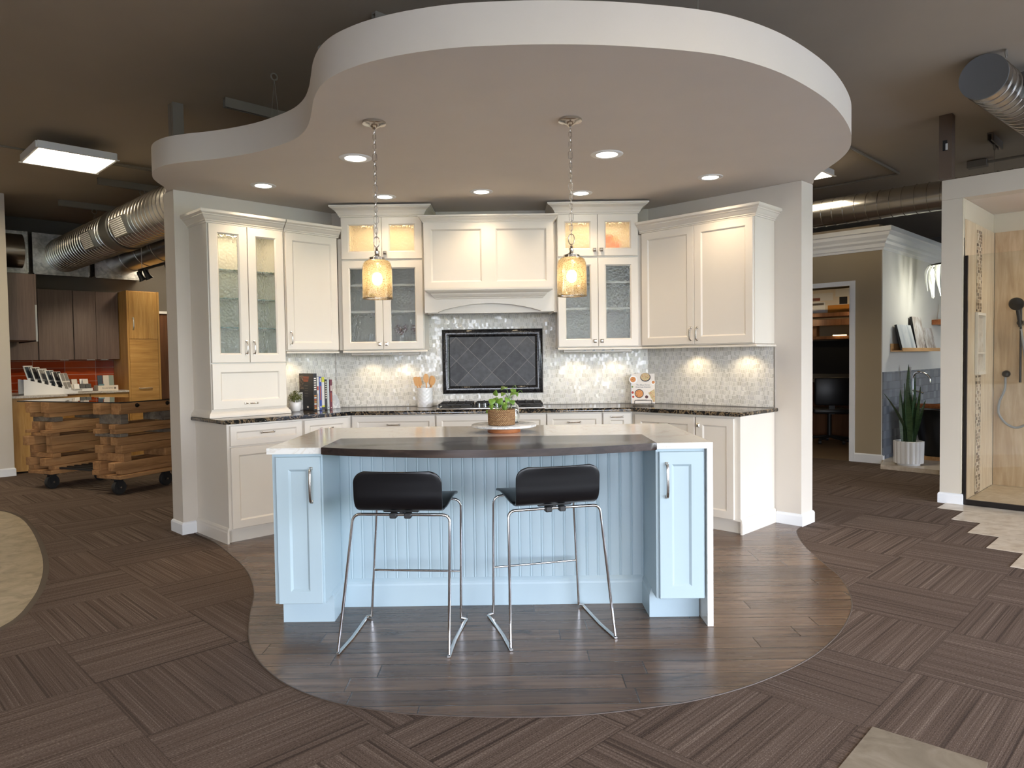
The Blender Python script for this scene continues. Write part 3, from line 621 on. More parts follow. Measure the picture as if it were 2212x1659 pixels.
# ------------------------------------------------------------------ tall hutch and wall cabinets
D_UP = .358
p = LW(-.006, .193); t = thing('hutch_cabinet', 'tall white hutch with two narrow textured-glass doors standing on the granite worktop', 'cabinet', (p[0], p[1], 0), QP)
w = .612
bm = BM(); box(bm, 0, w, .0205, D_UP, .927, 1.338); obj('lower_body', bm, 'cab', t)
bm = carcass(w, D_UP, 1.338, 2.405); obj('body', bm, 'cabin', t)
bm = BM(); box(bm, -.002, 0, .0205, D_UP, 1.338, 2.405); box(bm, .296, .316, .0205, .04, 1.345, 2.4); obj('side_panel', bm, 'cab', t)
for z_ in (1.618, 1.845, 2.066):
    s_ = obj('shelf', B(.02, w - .02, .06, D_UP - .014, z_ - .003, z_ + .003), 'shelfglass', t, smooth=0); s_['label'] = 'clear glass shelf with a green edge'
    obj('front_edge', B(.02, w - .02, .058, .060, z_ - .003, z_ + .003), 'edgeglass', s_, smooth=0)
add_door(t, .006, .303, 1.346, 2.400, glass=True, handle='pull', hx=.270, hz=.115, st=.062)
add_door(t, .308, .606, 1.346, 2.400, glass=True, handle='pull', hx=.030, hz=.115, st=.062)
add_door(t, .006, .606, .990, 1.336, name='flip_up_door', st=.062, handle='pull', hx=.30, hz=.036, up=False)
bm = BM(); sweep(bm, [(0, .9265), (.026, .9265), (.026, .940), (.020, .956), (.006, .972), (0, .985)], [(0, D_UP), (0, .0205), (w, .0205), (w, D_UP)]); obj('base_molding', bm, 'cab', t)
bm = BM(); sweep(bm, scaled(CROWN, 1, 2.405), [(0, D_UP), (0, .0205), (w, .0205)]); obj('crown', bm, 'cab', t)
def cab_light(t, x, y, z, sx, sy, power, col=(1, .80, .52)):
    l = bpy.data.lights.new('cabinet_lamp', 'AREA'); l.shape = 'RECTANGLE'; l.size = sx; l.size_y = sy; l.energy = power; l.color = col
    o_ = bpy.data.objects.new('cabinet_lamp', l); C.objects.link(o_); o_.parent = t; o_.location = (x, y, z)
cab_light(t, w / 2, .2, 2.375, .3, .1, 1.3, (1, .78, .5))
p = LW(.614, .193); t = thing('wall_cabinet', 'white single-door wall cabinet hung above the books', 'cabinet', (p[0], p[1], 0), QP)
w = .488
obj('body', B(0, w, .0205, D_UP, 1.437, 2.405), 'cab', t); add_door(t, .006, .482, 1.444, 2.400, handle='pull', hx=.03, hz=.095, st=.06)
bm = BM(); sweep(bm, scaled(CROWN, 1, 2.405), [(0, .0205), (w + .02, .0205)]); obj('crown', bm, 'cab', t)
bm = BM(); sweep(bm, scaled(RAIL, .7, 1.4145), [(0, .0205), (w, .0205)]); obj('light_rail', bm, 'cab', t)
def tower(x0, w, label):
    t = thing('wall_cabinet', label, 'cabinet', (x0, 6.2, 0))
    obj('body', carcass(w, D_UP - .004, 1.437, 2.215), 'cabin', t); obj('upper_body', carcass(w, D_UP - .004, 2.2155, 2.585), 'cabin', t)
    bm = BM(); box(bm, -.002, 0, .0205, D_UP - .004, 1.437, 2.585); box(bm, w, w + .002, .0205, D_UP - .004, 1.437, 2.585); box(bm, w / 2 - .02, w / 2 + .02, .0205, .036, 1.44, 2.58); obj('side_panel', bm, 'cab', t)
    for z_ in (1.77, 2.0): obj('shelf', B(.02, w - .02, .045, D_UP - .02, z_ - .009, z_ + .009), 'cabin', t)
    m = w / 2
    add_door(t, .004, m - .0015, 1.442, 2.206, glass=True, handle='knob', hx=m - .034, hz=.048)
    add_door(t, m + .0015, w - .004, 1.442, 2.206, glass=True, handle='knob', hx=.028, hz=.048)
    add_door(t, .004, m - .0015, 2.222, 2.578, glass=True, handle='knob', hx=m - .034, hz=.05)
    add_door(t, m + .0015, w - .004, 2.222, 2.578, glass=True, handle='knob', hx=.028, hz=.05)
    bm = BM(); sweep(bm, scaled(BIGCROWN, .95, 2.582), [(0, D_UP - .004), (0, .0205), (w, .0205), (w, D_UP - .004)]); obj('crown', bm, 'cab', t)
    bm = BM(); sweep(bm, scaled(RAIL, .95, 1.4145), [(0, .0205), (w + .028, .0205)]); obj('light_rail', bm, 'cab', t)
    obj('filler', box(BM(), *((-.036, -.0025) if x0 < 0 else (w + .0025, w + .036)), .03, .05, 1.44, 2.40), 'cab', t, smooth=0)
    cab_light(t, m, .18, 2.562, .5, .1, 1.9, (1, .68, .34))
    return t
tL = tower(-1.459, .704, 'glass-door wall cabinet with tall crown above the utensil crock, its upper panes glowing amber')
tR = tower(.405, .700, 'glass-door wall cabinet with tall crown above the cookbook, a floral plate behind its top pane')
p = RW(-1.032, .193); t = thing('wall_cabinet', 'big white two-door wall cabinet at the end of the run, side panel exposed', 'cabinet', (p[0], p[1], 0), -QP)
w = 1.030
obj('body', B(0, w, .0205, .351, 1.437, 2.408), 'cab', t)
add_door(t, .008, .513, 1.444, 2.404, handle='pull', hx=.478, hz=.085, st=.06); add_door(t, .517, 1.022, 1.444, 2.404, handle='pull', hx=.028, hz=.085, st=.06)
bm = BM(); sweep(bm, scaled(CROWN, 1, 2.408), [(-.02, .0205), (w, .0205), (w, .351)]); obj('crown', bm, 'cab', t)
bm = BM(); sweep(bm, scaled(RAIL, .8, 1.4145), [(0, .0205), (w, .0205), (w, .351)]); obj('light_rail', bm, 'cab', t)
p = RW(-.42, .758); tag(obj('wall_board', B(0, .625, 0, .016, .88, 2.17, .002), 'white', None, (p[0], p[1], 0), -QP, 0), 'thin white board on the outer side of the wing wall, only its edge showing', 'wall panel')
# ------------------------------------------------------------------ range hood
t = thing('range_hood', 'white panelled range hood with a mantel ledge and an arched valance', 'range hood', (-.727, 6.05, 0)); w = 1.092
bm = BM(); n = 24; ar = [(.115 + (.862) * i / n, 1.748 + .068 * sin(pi * i / n) ** .8) for i in range(n + 1)]
xpoly(bm, [(0, 1.743), (.112, 1.743)] + ar + [(w - .112, 1.743), (w, 1.743), (w, 1.94), (0, 1.94)], 0, .022); obj('valance', bm, 'cab', t, smooth=25)
bm = BM(); box(bm, 0, .02, .022, .498, 1.743, 2.50); box(bm, w - .02, w, .022, .498, 1.743, 2.50); box(bm, .02, w - .02, .022, .498, 2.48, 2.50); box(bm, .02, w - .02, .060, .075, 1.738, 1.95); box(bm, .02, w - .02, .075, .498, 1.80, 1.82); obj('body', bm, 'cab', t)
bm = BM()
for x0 in (.0, .546): 
    q = door(.546, .562, t=.022, st=.062 if 0 else .06, rec=.012, bev=.014, e=0); tmp = bpy.data.meshes.new('tmp'); q.to_mesh(tmp); q.free(); k0 = len(bm.verts); bm.from_mesh(tmp); bm.verts.ensure_lookup_table()
    for v in bm.verts[k0:]: v.co += Vector((x0, 0, 1.938))
bmesh.ops.remove_doubles(bm, verts=bm.verts, dist=.0005); obj('front_panel', bm, 'cab', t, smooth=14)
MAN = [(0, 1.855), (.016, 1.857), (.020, 1.868), (.030, 1.872), (.046, 1.890), (.050, 1.900), (.066, 1.906), (.080, 1.914), (.084, 1.920), (.094, 1.922), (.094, 1.938), (0, 1.938)]
bm = BM(); sweep(bm, MAN, [(.108, .021), (.108, 0), (w - .108, 0), (w - .108, .021)]); obj('mantel', bm, 'cab', t)
bm = BM(); sweep(bm, scaled(CROWN, .62, 2.498), [(0, .498), (0, 0), (w, 0), (w, .498)]); obj('crown', bm, 'cab', t)
obj('filler', B(-.0285, -.001, .20, .22, 1.745, 2.55), 'cab', t, smooth=0); obj('filler', B(w + .001, w + .036, .20, .22, 1.745, 2.55), 'cab', t, smooth=0)
obj('filter', B(.06, w - .06, .08, .46, 1.79, 1.80), 'steel', t)
# power strips under the two glass towers
def strip(x0, label):
    s = thing('power_strip', label, 'power strip', (x0, 6.275, 1.3915), group='power strips under the wall cabinets')
    obj('housing', B(0, .60, 0, .05, 0, .0435, .003), 'strip', s)
    for i in range(4):
        o_ = obj('socket', B(-.014, .014, -.003, .001, .008, .036, .002), 'lid', s, (.185 + i * .082, 0, 0))
        obj('slot', B(-.007, -.003, -.0042, -.003, .014, .024).copy() if 0 else box(B(-.007, -.003, -.0042, -.003, .016, .028), .003, .007, -.0042, -.003, .016, .028), 'charcoal', o_)
strip(-1.405, 'steel power strip under the glass cabinet above the utensil crock'); strip(.455, 'steel power strip under the glass cabinet above the cookbook')
# ------------------------------------------------------------------ island
t = thing('kitchen_island', 'pale blue island with beadboard panel and two door pillars under a white and walnut top', 'kitchen island', (-.12, 4.0, 0))
ox, oy = .12, -4.0
def ib(*a, **k):
    a = list(a); a[0] += ox; a[1] += ox; a[2] += oy; a[3] += oy; return box(BM(), *a, **k)
obj('body', ib(-1.200, .952, 3.90, 4.50, .0035, .8905), 'blue', t)
def pillar(x0, x1, side):
    bm = BM(); box(bm, x0 + ox, x1 + ox, 3.535 + oy, 3.90 + oy, .14, .8905); box(bm, x0 + ox, x1 + ox, 3.650 + oy, 3.90 + oy, .0035, .14); return obj('pillar', bm, 'blue', t)
pillar(-1.196, -.946, 0); pillar(.708, .950, 1)
for x0, x1, hx in ((-1.174, -.954, .176), (.722, .942, .036)):
    d = obj('door', door(x1 - x0, .734, st=.062), 'blue', t, (x0 + ox, 3.515 + oy, .143)); obj('handle', pull(.165, .030, .0075, up=True), 'nickel', d, (hx, 0, .594))
bm = BM(); n = 27; w_ = (.708 + .946) / n
for i in range(n):                                                  # beaded boards
    x0 = -.946 + i * w_ + ox; y = 3.876 + oy
    pr = [(x0, 3.899 + oy), (x0, y + .003), (x0 + .003, y + .001), (x0 + .006, y), (x0 + w_ - .013, y), (x0 + w_ - .0115, y + .0025), (x0 + w_ - .010, y + .001), (x0 + w_ - .006, y - .001), (x0 + w_ - .003, y + .001), (x0 + w_, y + .003), (x0 + w_, 3.899 + oy)]
    a = [bm.verts.new((p[0], p[1], .10)) for p in pr]; c = [bm.verts.new((p[0], p[1], .889)) for p in pr]
    for j in range(len(pr) - 1): bm.faces.new((a[j], a[j + 1], c[j + 1], c[j]))
obj('beadboard', bm, 'blue', t, smooth=20)
IB = [(0, .0035), (.014, .0035), (.014, .118), (.011, .128), (.011, .138), (.005, .150), (0, .156)]
bm = BM(); sweep(bm, [(a, b) for a, b in IB], [(x + ox, y + oy) for x, y in ((-.946, 3.650), (-.946, 3.876), (.708, 3.876), (.708, 3.650))]); obj('base_molding', bm, 'blue', t)
# white stone top with its waterfall end
t = thing('stone_countertop', 'white quartz island top with a waterfall end panel', 'countertop', (-.12, 4.0, .893))
bm = BM(); poly(bm, [(x + ox, y + oy) for x, y in ((-1.215, 3.51), (-.9415, 3.51), (-.9415, 3.875), (.7075, 3.875), (.7075, 3.51), (.9855, 3.51), (.9855, 4.535), (-1.215, 4.535))], 0, .030, .002, 1, 'top'); obj('top_slab', bm, 'quartz', t, smooth=20)
obj('waterfall_panel', B(.956 + ox, .9855 + ox, 3.51 + oy, 4.535 + oy, -.8895, -.0005, .001), 'quartz', t, smooth=0)
# walnut bar top set into the notch, bowed towards the stools
cur = spline([(-.939, 3.485), (-.80, 3.425), (-.60, 3.362), (-.36, 3.314), (-.118, 3.298), (.124, 3.314), (.364, 3.362), (.564, 3.425), (.7045, 3.485)], 6)
bm = BM(); poly(bm, [tuple(v) for v in cur] + [(.7045, 3.873), (-.939, 3.873)], .8915, .9275, .004, 2); tag(obj('walnut_counter', bm, 'walnut', smooth=25), 'dark walnut bar top with a bowed front edge let into the white island top', 'bar top')
# ------------------------------------------------------------------ bar stools
def make_stool(label, sx):    # sx: how far seat and bars sit off the feet's centre line
    t = thing('bar_stool', label, 'bar stool', (0, 0, .003), group='bar stools at the island')
    R_ = .0068
    for s in (-1, 1):
        obj('leg', tube(BM(), fillet([(s * .258, -.228, .012), (s * .226 + sx, -.178, .637), (s * .02 + sx, -.178, .637)], .035), R_, 10), 'chrome', t)
        obj('leg', tube(BM(), fillet([(s * .236, .226, .012), (s * .216 + sx, .182, .640), (s * .02 + sx, .176, .640)], .045), R_, 10), 'chrome', t)
        bm = BM(); pts = [(s * .258, -.240, .006), (s * .252, -.05, .006), (s * .256, .08, .006), (s * .262, .232, .006)]
        tube(bm, pts, .0085, 8, flat=.55); tube(bm, [(s * .262, .230, .007), (s * .236, .224, .014)], .0075, 8); obj('runner', bm, 'steel', t)
    obj('cross_bar', tube(BM(), [(-.022 + sx, -.178, .637), (.022 + sx, -.178, .637)], R_, 10), 'chrome', t)
    obj('footrest', tube(BM(), [(-.228 + sx * .4, .210, .262), (.228 + sx * .4, .210, .262)], .006, 10), 'chrome', t)
    obj('support_tube', tube(BM(), [(sx, -.178, .640), (sx, .176, .643)], .010, 10), 'plastic', t)
    bm = BM(); box(bm, -.085 + sx, .085 + sx, -.185, -.02, .648, .664, .006); box(bm, -.05 + sx, -.018 + sx, -.20, -.165, .622, .648, .004); box(bm, .018 + sx, .05 + sx, -.20, -.165, .622, .648, .004); obj('bracket', bm, 'plastic', t)
    # one bent plywood shell: seat, tight bend, low back
    prof = spline([(.205, .668), (.170, .682), (.120, .690), (.04, .688), (-.06, .678), (-.130, .671), (-.180, .671), (-.212, .688), (-.226, .722), (-.230, .765), (-.234, .81), (-.240, .850)], 5)
    L_ = [0]
    for a, b in zip(prof, prof[1:]): L_.append(L_[-1] + (b - a).length)
    T_ = L_[-1]; bm = BM(); grid = []; nt_ = 16
    for i, q in enumerate(prof):
        s = L_[i]; hw = .203
        rT = .055; d = T_ - s
        if d < rT: hw -= rT - sqrt(max(0, rT * rT - (rT - d) ** 2))
        if s < .04: hw -= (.04 - sqrt(max(0, .04 ** 2 - (.04 - s) ** 2)))
        hw -= .010 * math.exp(-((s - .385) / .035) ** 2)
        row = []
        for j in range(nt_ + 1):
            u = -1 + 2 * j / nt_
            lift = .004 * u * u * (1 if s < .36 else 0); bow = -.010 * (1 - u * u) * min(1, max(0, (s - .40) / .06))
            row.append(bm.verts.new((u * hw + sx, q.x + bow, q.y + lift - .004)))
        grid.append(row)
    for A, D in zip(grid, grid[1:]):
        for j in range(nt_): bm.faces.new((A[j], A[j + 1], D[j + 1], D[j]))
    o_ = obj('seat', bm, 'ply', t, smooth=60); md = o_.modifiers.new('thick', 'SOLIDIFY'); md.thickness = .011; md.offset = 1; md2 = o_.modifiers.new('edge', 'BEVEL'); md2.width = .003; md2.segments = 2; md2.limit_method = 'ANGLE'
    o_['label'] = 'black bent plywood seat shell'
    return t
s1 = make_stool('black plywood bar stool square to the island, beside the door pillar without a waterfall end', .036); s1.location = (-.536, 3.440, .0032); s1.rotation_euler = (0, 0, radians(-5.5))
s2 = make_stool('black plywood bar stool turned at an angle, nearer the waterfall end', -.022); s2.location = (.171, 3.538, .0032); s2.rotation_euler = (0, 0, radians(14.3))
# ------------------------------------------------------------------ pendants
def make_pendant(label):
    t = thing('pendant_light', label, 'pendant light', (0, 0, SOF), group='amber glass pendants over the island')
    obj('canopy', lathe(BM(), [(.002, -.042), (.010, -.042), (.014, -.034), (.028, -.026), (.038, -.020), (.050, -.018), (.062, -.014), (.066, -.012), (.066, 0), (.002, 0)], 36), 'nickel', t)
    bm = BM(); z = -.042; i = 0; zb = -.64
    while z > zb:
        L, ww, r = .034, .0085, .0019; c = z - L / 2 + .002
        if i % 6 == 5: L, ww = .046, .012; c = z - L / 2 + .002
        loop = []
        for k in range(16):
            an = 2 * pi * k / 16; x = cos(an) * ww; y = sin(an) * ww + (L / 2 - ww) * (1 if sin(an) > 0 else -1); loop.append((x if i % 2 else 0, 0 if i % 2 else x, c + y))
        tube(bm, loop, r, 6, closed=True); z = c - L / 2 + .005; i += 1
    obj('chain', bm, 'nickel', t)
    zl = z; bm = BM(); tube(bm, [(cos(2 * pi * k / 20) * .017, 0, zl - .026 + sin(2 * pi * k / 20) * .030) for k in range(20)], .0026, 8, closed=True); obj('loop', bm, 'nickel', t)
    obj('cord', tube(BM(), [(.004, .003, -.04), (.006, .002, -.3), (.003, -.003, -.5), (0, 0, zl - .055)], .0016, 6), 'nickel', t)
    obj('cap', lathe(BM(), [(.002, -.705), (.006, -.706), (.008, -.712), (.006, -.716), (.013, -.724), (.013, -.735), (.010, -.740), (.018, -.750), (.034, -.757), (.046, -.760), (.047, -.776), (.040, -.778), (.002, -.778)], 32), 'nickel', t)
    bm = BM(); pr = [(.040, -.772), (.060, -.775), (.074, -.785), (.082, -.805), (.084, -.830), (.0843, -.860), (.0845, -.900), (.0848, -.945), (.085, -.985), (.0862, -.990), (.085, -.993), (.0835, -.990), (.0835, -.984)]
    lathe(bm, pr, 40); sh = obj('glass_shade', bm, 'amber', t, smooth=60); sh['label'] = 'speckled amber glass shade'
    obj('socket', lathe(BM(), [(.016, -.845), (.018, -.842), (.018, -.778), (.002, -.776)], 20), 'nickel', t)
    obj('bulb', lathe(BM(), [(.001, -.915), (.014, -.912), (.024, -.902), (.029, -.886), (.029, -.868), (.022, -.852), (.014, -.8455), (.002, -.8454)], 20), 'bulb', t)
    return t
p1 = make_pendant('amber speckled glass pendant hanging in front of the cabinet with plain glowing panes'); p1.location = (-.757, 4.083, SOF)
p2 = dup(p1, 'amber speckled glass pendant hanging in front of the cabinet that holds the floral plate', (.348, 4.083, SOF))
# ------------------------------------------------------------------ recessed lights
cans = [(-1.018, 4.795, 'recessed ceiling light close to the pendant nearest the books'), (-1.873, 5.50, 'recessed ceiling light over the tall hutch'), (-1.025, 5.93, 'recessed ceiling light before the crown of the cabinet above the crock'), (-.224, 5.80, 'recessed ceiling light before the range hood'), (.650, 4.79, 'recessed ceiling light close to the pendant nearest the cookbook'), (1.514, 5.436, 'recessed ceiling light over the big two-door wall cabinet'), (.586, 5.90, 'recessed ceiling light before the crown of the cabinet with the floral plate')]
def can(x, y, label, big):
    t = thing('recessed_light', label, 'ceiling light', (x, y, SOF), group='recessed lights in the hung ceiling'); k = 1.15 if big else 1.0
    obj('trim_ring', lathe(BM(), [(.058 * k, .001), (.062 * k, -.004), (.090 * k, -.003), (.094 * k, .001)], 36), 'white', t)
    obj('lens', lathe(BM(), [(.001, -.0025), (.060 * k, -.0015)], 28), 'led', t)
    l = bpy.data.lights.new('downlight', 'SPOT'); l.energy = 26; l.color = (1, .77, .52); l.spot_size = radians(125); l.spot_blend = .8; l.shadow_soft_size = .05
    lo = bpy.data.objects.new('downlight', l); C.objects.link(lo); lo.parent = t; lo.location = (0, 0, -.012)
for i, (x, y, lb) in enumerate(cans): can(x, y, lb, i in (0, 4))
# lamps under the wall cabinets
def puck(x, y, z=1.405, e=2.6):
    l = bpy.data.lights.new('under_cabinet_lamp', 'SPOT'); l.energy = e; l.color = (1, .80, .52); l.spot_size = radians(135); l.spot_blend = .7; l.shadow_soft_size = .02
    lo = bpy.data.objects.new('under_cabinet_lamp', l); C.objects.link(lo); lo.location = (x, y, z)
for x in (-1.27, -.98, .58, .93): puck(x, 6.42, 1.385)
for x in (.80,): puck(*LW(x, .42))
for x in (-.68, -.22): puck(*RW(x, .42), 1.40, 3.4)
for x in (-.45, .1): puck(x, 6.36, 1.73, 2.0)
# ================================================================== show kitchen beyond the wing with the books (far wall b = 12)
H4 = pi / 4
def T(name, label, cat, a, b, z=0, group=None, rz=H4): p = G(a, b); return thing(name, label, cat, (p[0], p[1], z), rz, group)
bm = BM(); poly(bm, [G(-3, 10.46), G(1.845, 10.46), G(1.845, 10.61), G(-3, 10.61)], 0, CEIL); struct('wall_stub', bm, 'wall', smooth=0)
bm = BM(); sweep(bm, [(0, 0), (.014, 0), (.014, .085), (0, .10)], [G(-3, 10.46), G(1.845, 10.46), G(1.845, 10.59)]); struct('baseboard_stub', bm, 'trim')
def flat_door(t, x0, x1, z0, z1, mat, pullx=None, y=0): 
    d = obj('door', B(0, x1 - x0, 0, .02, 0, z1 - z0, .0015), mat, t, (x0, y, z0), smooth=0)
    if pullx is not None: obj('edge_pull', B(pullx - .05, pullx + .05, -.012, .004, -.006, -.0005), 'aluminium', d, smooth=0)
    return d
for a0, w, dd, lb in ((1.965, .42, [(.004, .416, None)], 'dark laminate wall cabinet in the corner behind the lifted cabinet door'), (2.390, .430, [(.004, .426, .30)], 'dark laminate wall cabinet with a single wide door over the orange tile'), (2.824, .592, [(.004, .288, .20), (.292, .588, .09)], 'dark laminate two-door wall cabinet next to the tall oak cabinet')):
    t = T('wall_cabinet', lb, 'cabinet', a0, 11.667, 0, 'dark laminate wall cabinets'); obj('body', B(0, w, .021, .328, 1.417, 2.403), 'laminate', t, smooth=0)
    for x0, x1, px in dd: flat_door(t, x0, x1, 1.417, 2.403, 'laminate', px)
t = T('tall_cabinet', 'tall oak pantry cabinet with two stacked doors beside the dark wall cabinets', 'cabinet', 3.422, 11.319)
obj('body', B(0, .448, .021, .676, .0, 2.412), 'oak', t, smooth=0); 
bm = BM(); box(bm, 0, .024, -.001, .021, .08, 2.412); box(bm, .422, .448, -.001, .021, .08, 2.412); obj('side_panel', bm, 'oak', t, smooth=0)
d = flat_door(t, .027, .419, 1.712, 2.405, 'oak'); obj('handle', pull(.17, .03, .009, True), 'aluminium', d, (.055, 0, .22))
d = flat_door(t, .027, .419, .085, 1.704, 'oakh'); obj('handle', pull(.17, .03, .009), 'aluminium', d, (.20, 0, .90))
for a0, w, lb in ((2.452, .462, 'low oak drawer unit under the sample boxes, closer to the rack of sample boards'), (2.918, .500, 'low oak drawer unit under the sample boxes, against the tall oak cabinet')):
    t = T('base_cabinet', lb, 'cabinet', a0, 11.33, 0, 'oak base units'); obj('body', B(0, w, .021, .66, .08, .938), 'oak', t, smooth=0)
    for z0, z1 in ((.80, .93), (.45, .795), (.09, .445)):
        d = obj('drawer', B(.003, w - .003, 0, .02, 0, z1 - z0), 'oakh', t, (0, 0, z0), smooth=0); obj('edge_pull', B(w * .5 - .05, w * .5 + .05, -.014, .004, z1 - z0 + .0005, z1 - z0 + .005), 'aluminium', d, smooth=0)
t = T('base_cabinet', 'oak base run with a plain end panel beside the grey wall', 'cabinet', 1.865, 10.62, 0, 'oak base units')
obj('body', B(0, .56, .02, 1.36, .06, .938), 'oak', t, smooth=0); obj('end_panel', B(-.002, .565, 0, .019, .02, .938), 'oak', t, smooth=0)
bm = BM(); poly(bm, [G(1.855, 10.56), G(2.46, 10.56), G(2.46, 11.30), G(3.419, 11.30), G(3.419, 11.995), G(1.855, 11.995)], .9395, .966); tag(obj('laminate_worktop', bm, 'stonetop', smooth=0), 'pale speckled worktop carrying the sample racks', 'countertop')
p = G(1.97, 11.992); tag(obj('tile_backsplash', B(0, 1.448, -.008, 0, .967, 1.416), 'orange', None, (p[0], p[1], 0), H4, 0), 'burnt orange glass tile backsplash under the dark cabinets', 'backsplash')
t = T('wall_cabinet', 'dark wall cabinet with an aluminium-edged lift-up door hanging open by the grey wall', 'cabinet', 1.849, 10.62, 0, 'dark laminate wall cabinets')
obj('body', B(0, .30, .0, 1.0, 1.66, 2.49), 'laminate', t, smooth=0); d = obj('door', B(.302, .322, .0, 1.0, 2.11, 2.49), 'laminate', t, smooth=0)
d = obj('door', B(.302, .318, .0, 1.0, 1.645, 2.105), 'laminate', t, smooth=0); obj('metal_edge', B(.301, .320, -.012, -.0005, 1.645, 2.105), 'aluminium', d, smooth=0)
t = T('wall_outlet', 'grey outlet plate on the orange tile beside the sample boards', 'outlet', 2.50, 11.98); obj('plate', B(0, .115, -.006, 0, 1.10, 1.225, .002), 'lightgrey', t); obj('socket', B(.035, .08, -.009, -.0061, 1.12, 1.205), 'grey', t)
# door to the back rooms
bm = BM(); poly(bm, [G(4.06, 11.95), G(5.0, 11.95), G(5.0, 11.998), G(4.06, 11.998)], 0, 2.13); struct('door_1', bm, 'brown', smooth=0)
bm = BM(); poly(bm, [G(3.93, 11.93), G(5.1, 11.93), G(5.1, 11.998), G(3.93, 11.998)], 2.13, 2.17); struct('trim_3', bm, 'trim', smooth=0)
# sample displays on the worktop
t = T('sample_rack', 'white notched display rack holding a fan of tile sample boards', 'display rack', 2.02, 10.72, .9665)
bm = BM(); n = 9
prof = [(0, 0), (.62, 0), (.62, .03)] 
bm = BM(); xpoly(bm, [(0, .0), (.60, .0), (.60, .025), (.02, .20), (0, .20)], 0, .012); obj('side', bm, 'white', t, smooth=0)
bm = BM(); xpoly(bm, [(0, .0), (.60, .0), (.60, .025), (.02, .20), (0, .20)], .32, .332); obj('side', bm, 'white', t, smooth=0)
obj('base', B(0, .60, .012, .32, 0, .012), 'white', t, smooth=0)
bm = BM()
for i in range(7): box(bm, .045 + i * .075, .075 + i * .075, .0, .012, .185 - i * .0225, .215 - i * .0225)
obj('notch', bm, 'white', t, smooth=0)
for i in range(6):
    k = ('backmost', 'second', 'third', 'fourth', 'fifth', 'frontmost')[i]
    p = G(2.02 + .10 + i * .072, 10.745); s = thing('sample_board', k + ' white-framed sample board in the fanned rack by the grey wall', 'sample board', (p[0], p[1], .985), 0, 'fanned sample boards', rot=(0, radians(-16), H4 - .55)); hh = .37 - i * .022
    obj('board', B(-.006, .006, 0, .27, 0, hh, .002), 'white', s)
    for yy in (.015, .145):
        for zz in (.03, .03 + hh * .47): obj('swatch', B(.0062, .0085, yy, yy + .11, zz, zz + hh * .40), ('slateblue', 'charcoal', 'grey')[i % 3], s, smooth=0); obj('swatch', B(-.0085, -.0062, yy, yy + .11, zz, zz + hh * .40), ('slateblue', 'charcoal')[i % 2], s, smooth=0)
t = T('sample_tray', 'black and white tray of small stone chips on the pale worktop', 'sample tray', 2.66, 11.36, .9665)
obj('base', B(0, .30, 0, .28, 0, .022), 'charcoal', t, smooth=0); o_ = obj('front_label', B(0, .30, -.004, -.0002, .004, .044), 'white', t, smooth=0); text('lettering', 'SILESTONE', .024, t, (.11, -.0055, .025), (pi / 2, 0, 0), 'charcoal')
obj('riser', B(.01, .29, .12, .27, .022, .09), 'charcoal', t, smooth=0)
sp = [(.006, .03, .022, 'cream', 'pale chip at the front corner'), (.080, .035, .022, 'white', 'white chip second along the front'), (.153, .03, .022, 'charcoal', 'dark speckled chip in the front row'), (.226, .03, .022, 'charcoal', 'charcoal chip at the front end'), (.012, .185, .09, 'charcoal', 'charcoal chip on the raised row'), (.095, .19, .09, 'taupe', 'taupe chip on the raised row'), (.075, .132, .09, 'cream', 'cream chip leaning on the taupe one'), (.19, .19, .09, 'white', 'tall white chip at the back of the raised row'), (.215, .135, .09, 'cream', 'cream chip before the tall white one')]
for x, y, z, m, lb in sp:
    p = G(2.66 + x, 11.36 + y); o_ = obj('stone_sample', B(0, .068, 0, .014, 0, .085, .002), m, None, (p[0], p[1], .9718 + z), rot=(radians(-18), 0, H4)); tag(o_, lb + ' in the tray of stone chips', 'stone sample', 'stone chips in the tray')
t = T('sample_tray', 'white lettered tray of glass tile strips near the tall oak cabinet', 'sample tray', 3.03, 11.36, .9665)
bm = BM(); box(bm, 0, .26, 0, .012, 0, .075); box(bm, 0, .26, .20, .212, 0, .075); box(bm, 0, .012, .012, .20, 0, .075); box(bm, .248, .26, .012, .20, 0, .075); box(bm, .012, .248, .012, .20, 0, .01); obj('box', bm, 'pale', t, smooth=0)
text('lettering', 'GLAZZIO', .034, t, (.12, -.0015, .037), (pi / 2, 0, 0), 'taupe'); obj('logo', B(.205, .232, -.002, -.0003, .022, .05), 'taupe', t, smooth=0)
for x, y, w_, h_, m, lb in ((.02, .03, .07, .085, 'teal', 'short teal glass tile in front of the lettered tray'), (.03, .11, .065, .21, 'slateblue', 'streaked slate-blue glass strip in the lettered tray'), (.10, .10, .075, .21, 'cream', 'cream glass strip in the middle of the lettered tray'), (.175, .10, .065, .21, 'sage', 'sage green glass strip in the lettered tray')):
    p = G(3.03 + x, 11.36 + y); tag(obj('glass_tile', B(0, w_, 0, .012, 0, h_, .002), m, None, (p[0], p[1], .9788), rot=(radians(-8), 0, H4)), lb, 'tile sample', 'glass strips in the lettered tray')
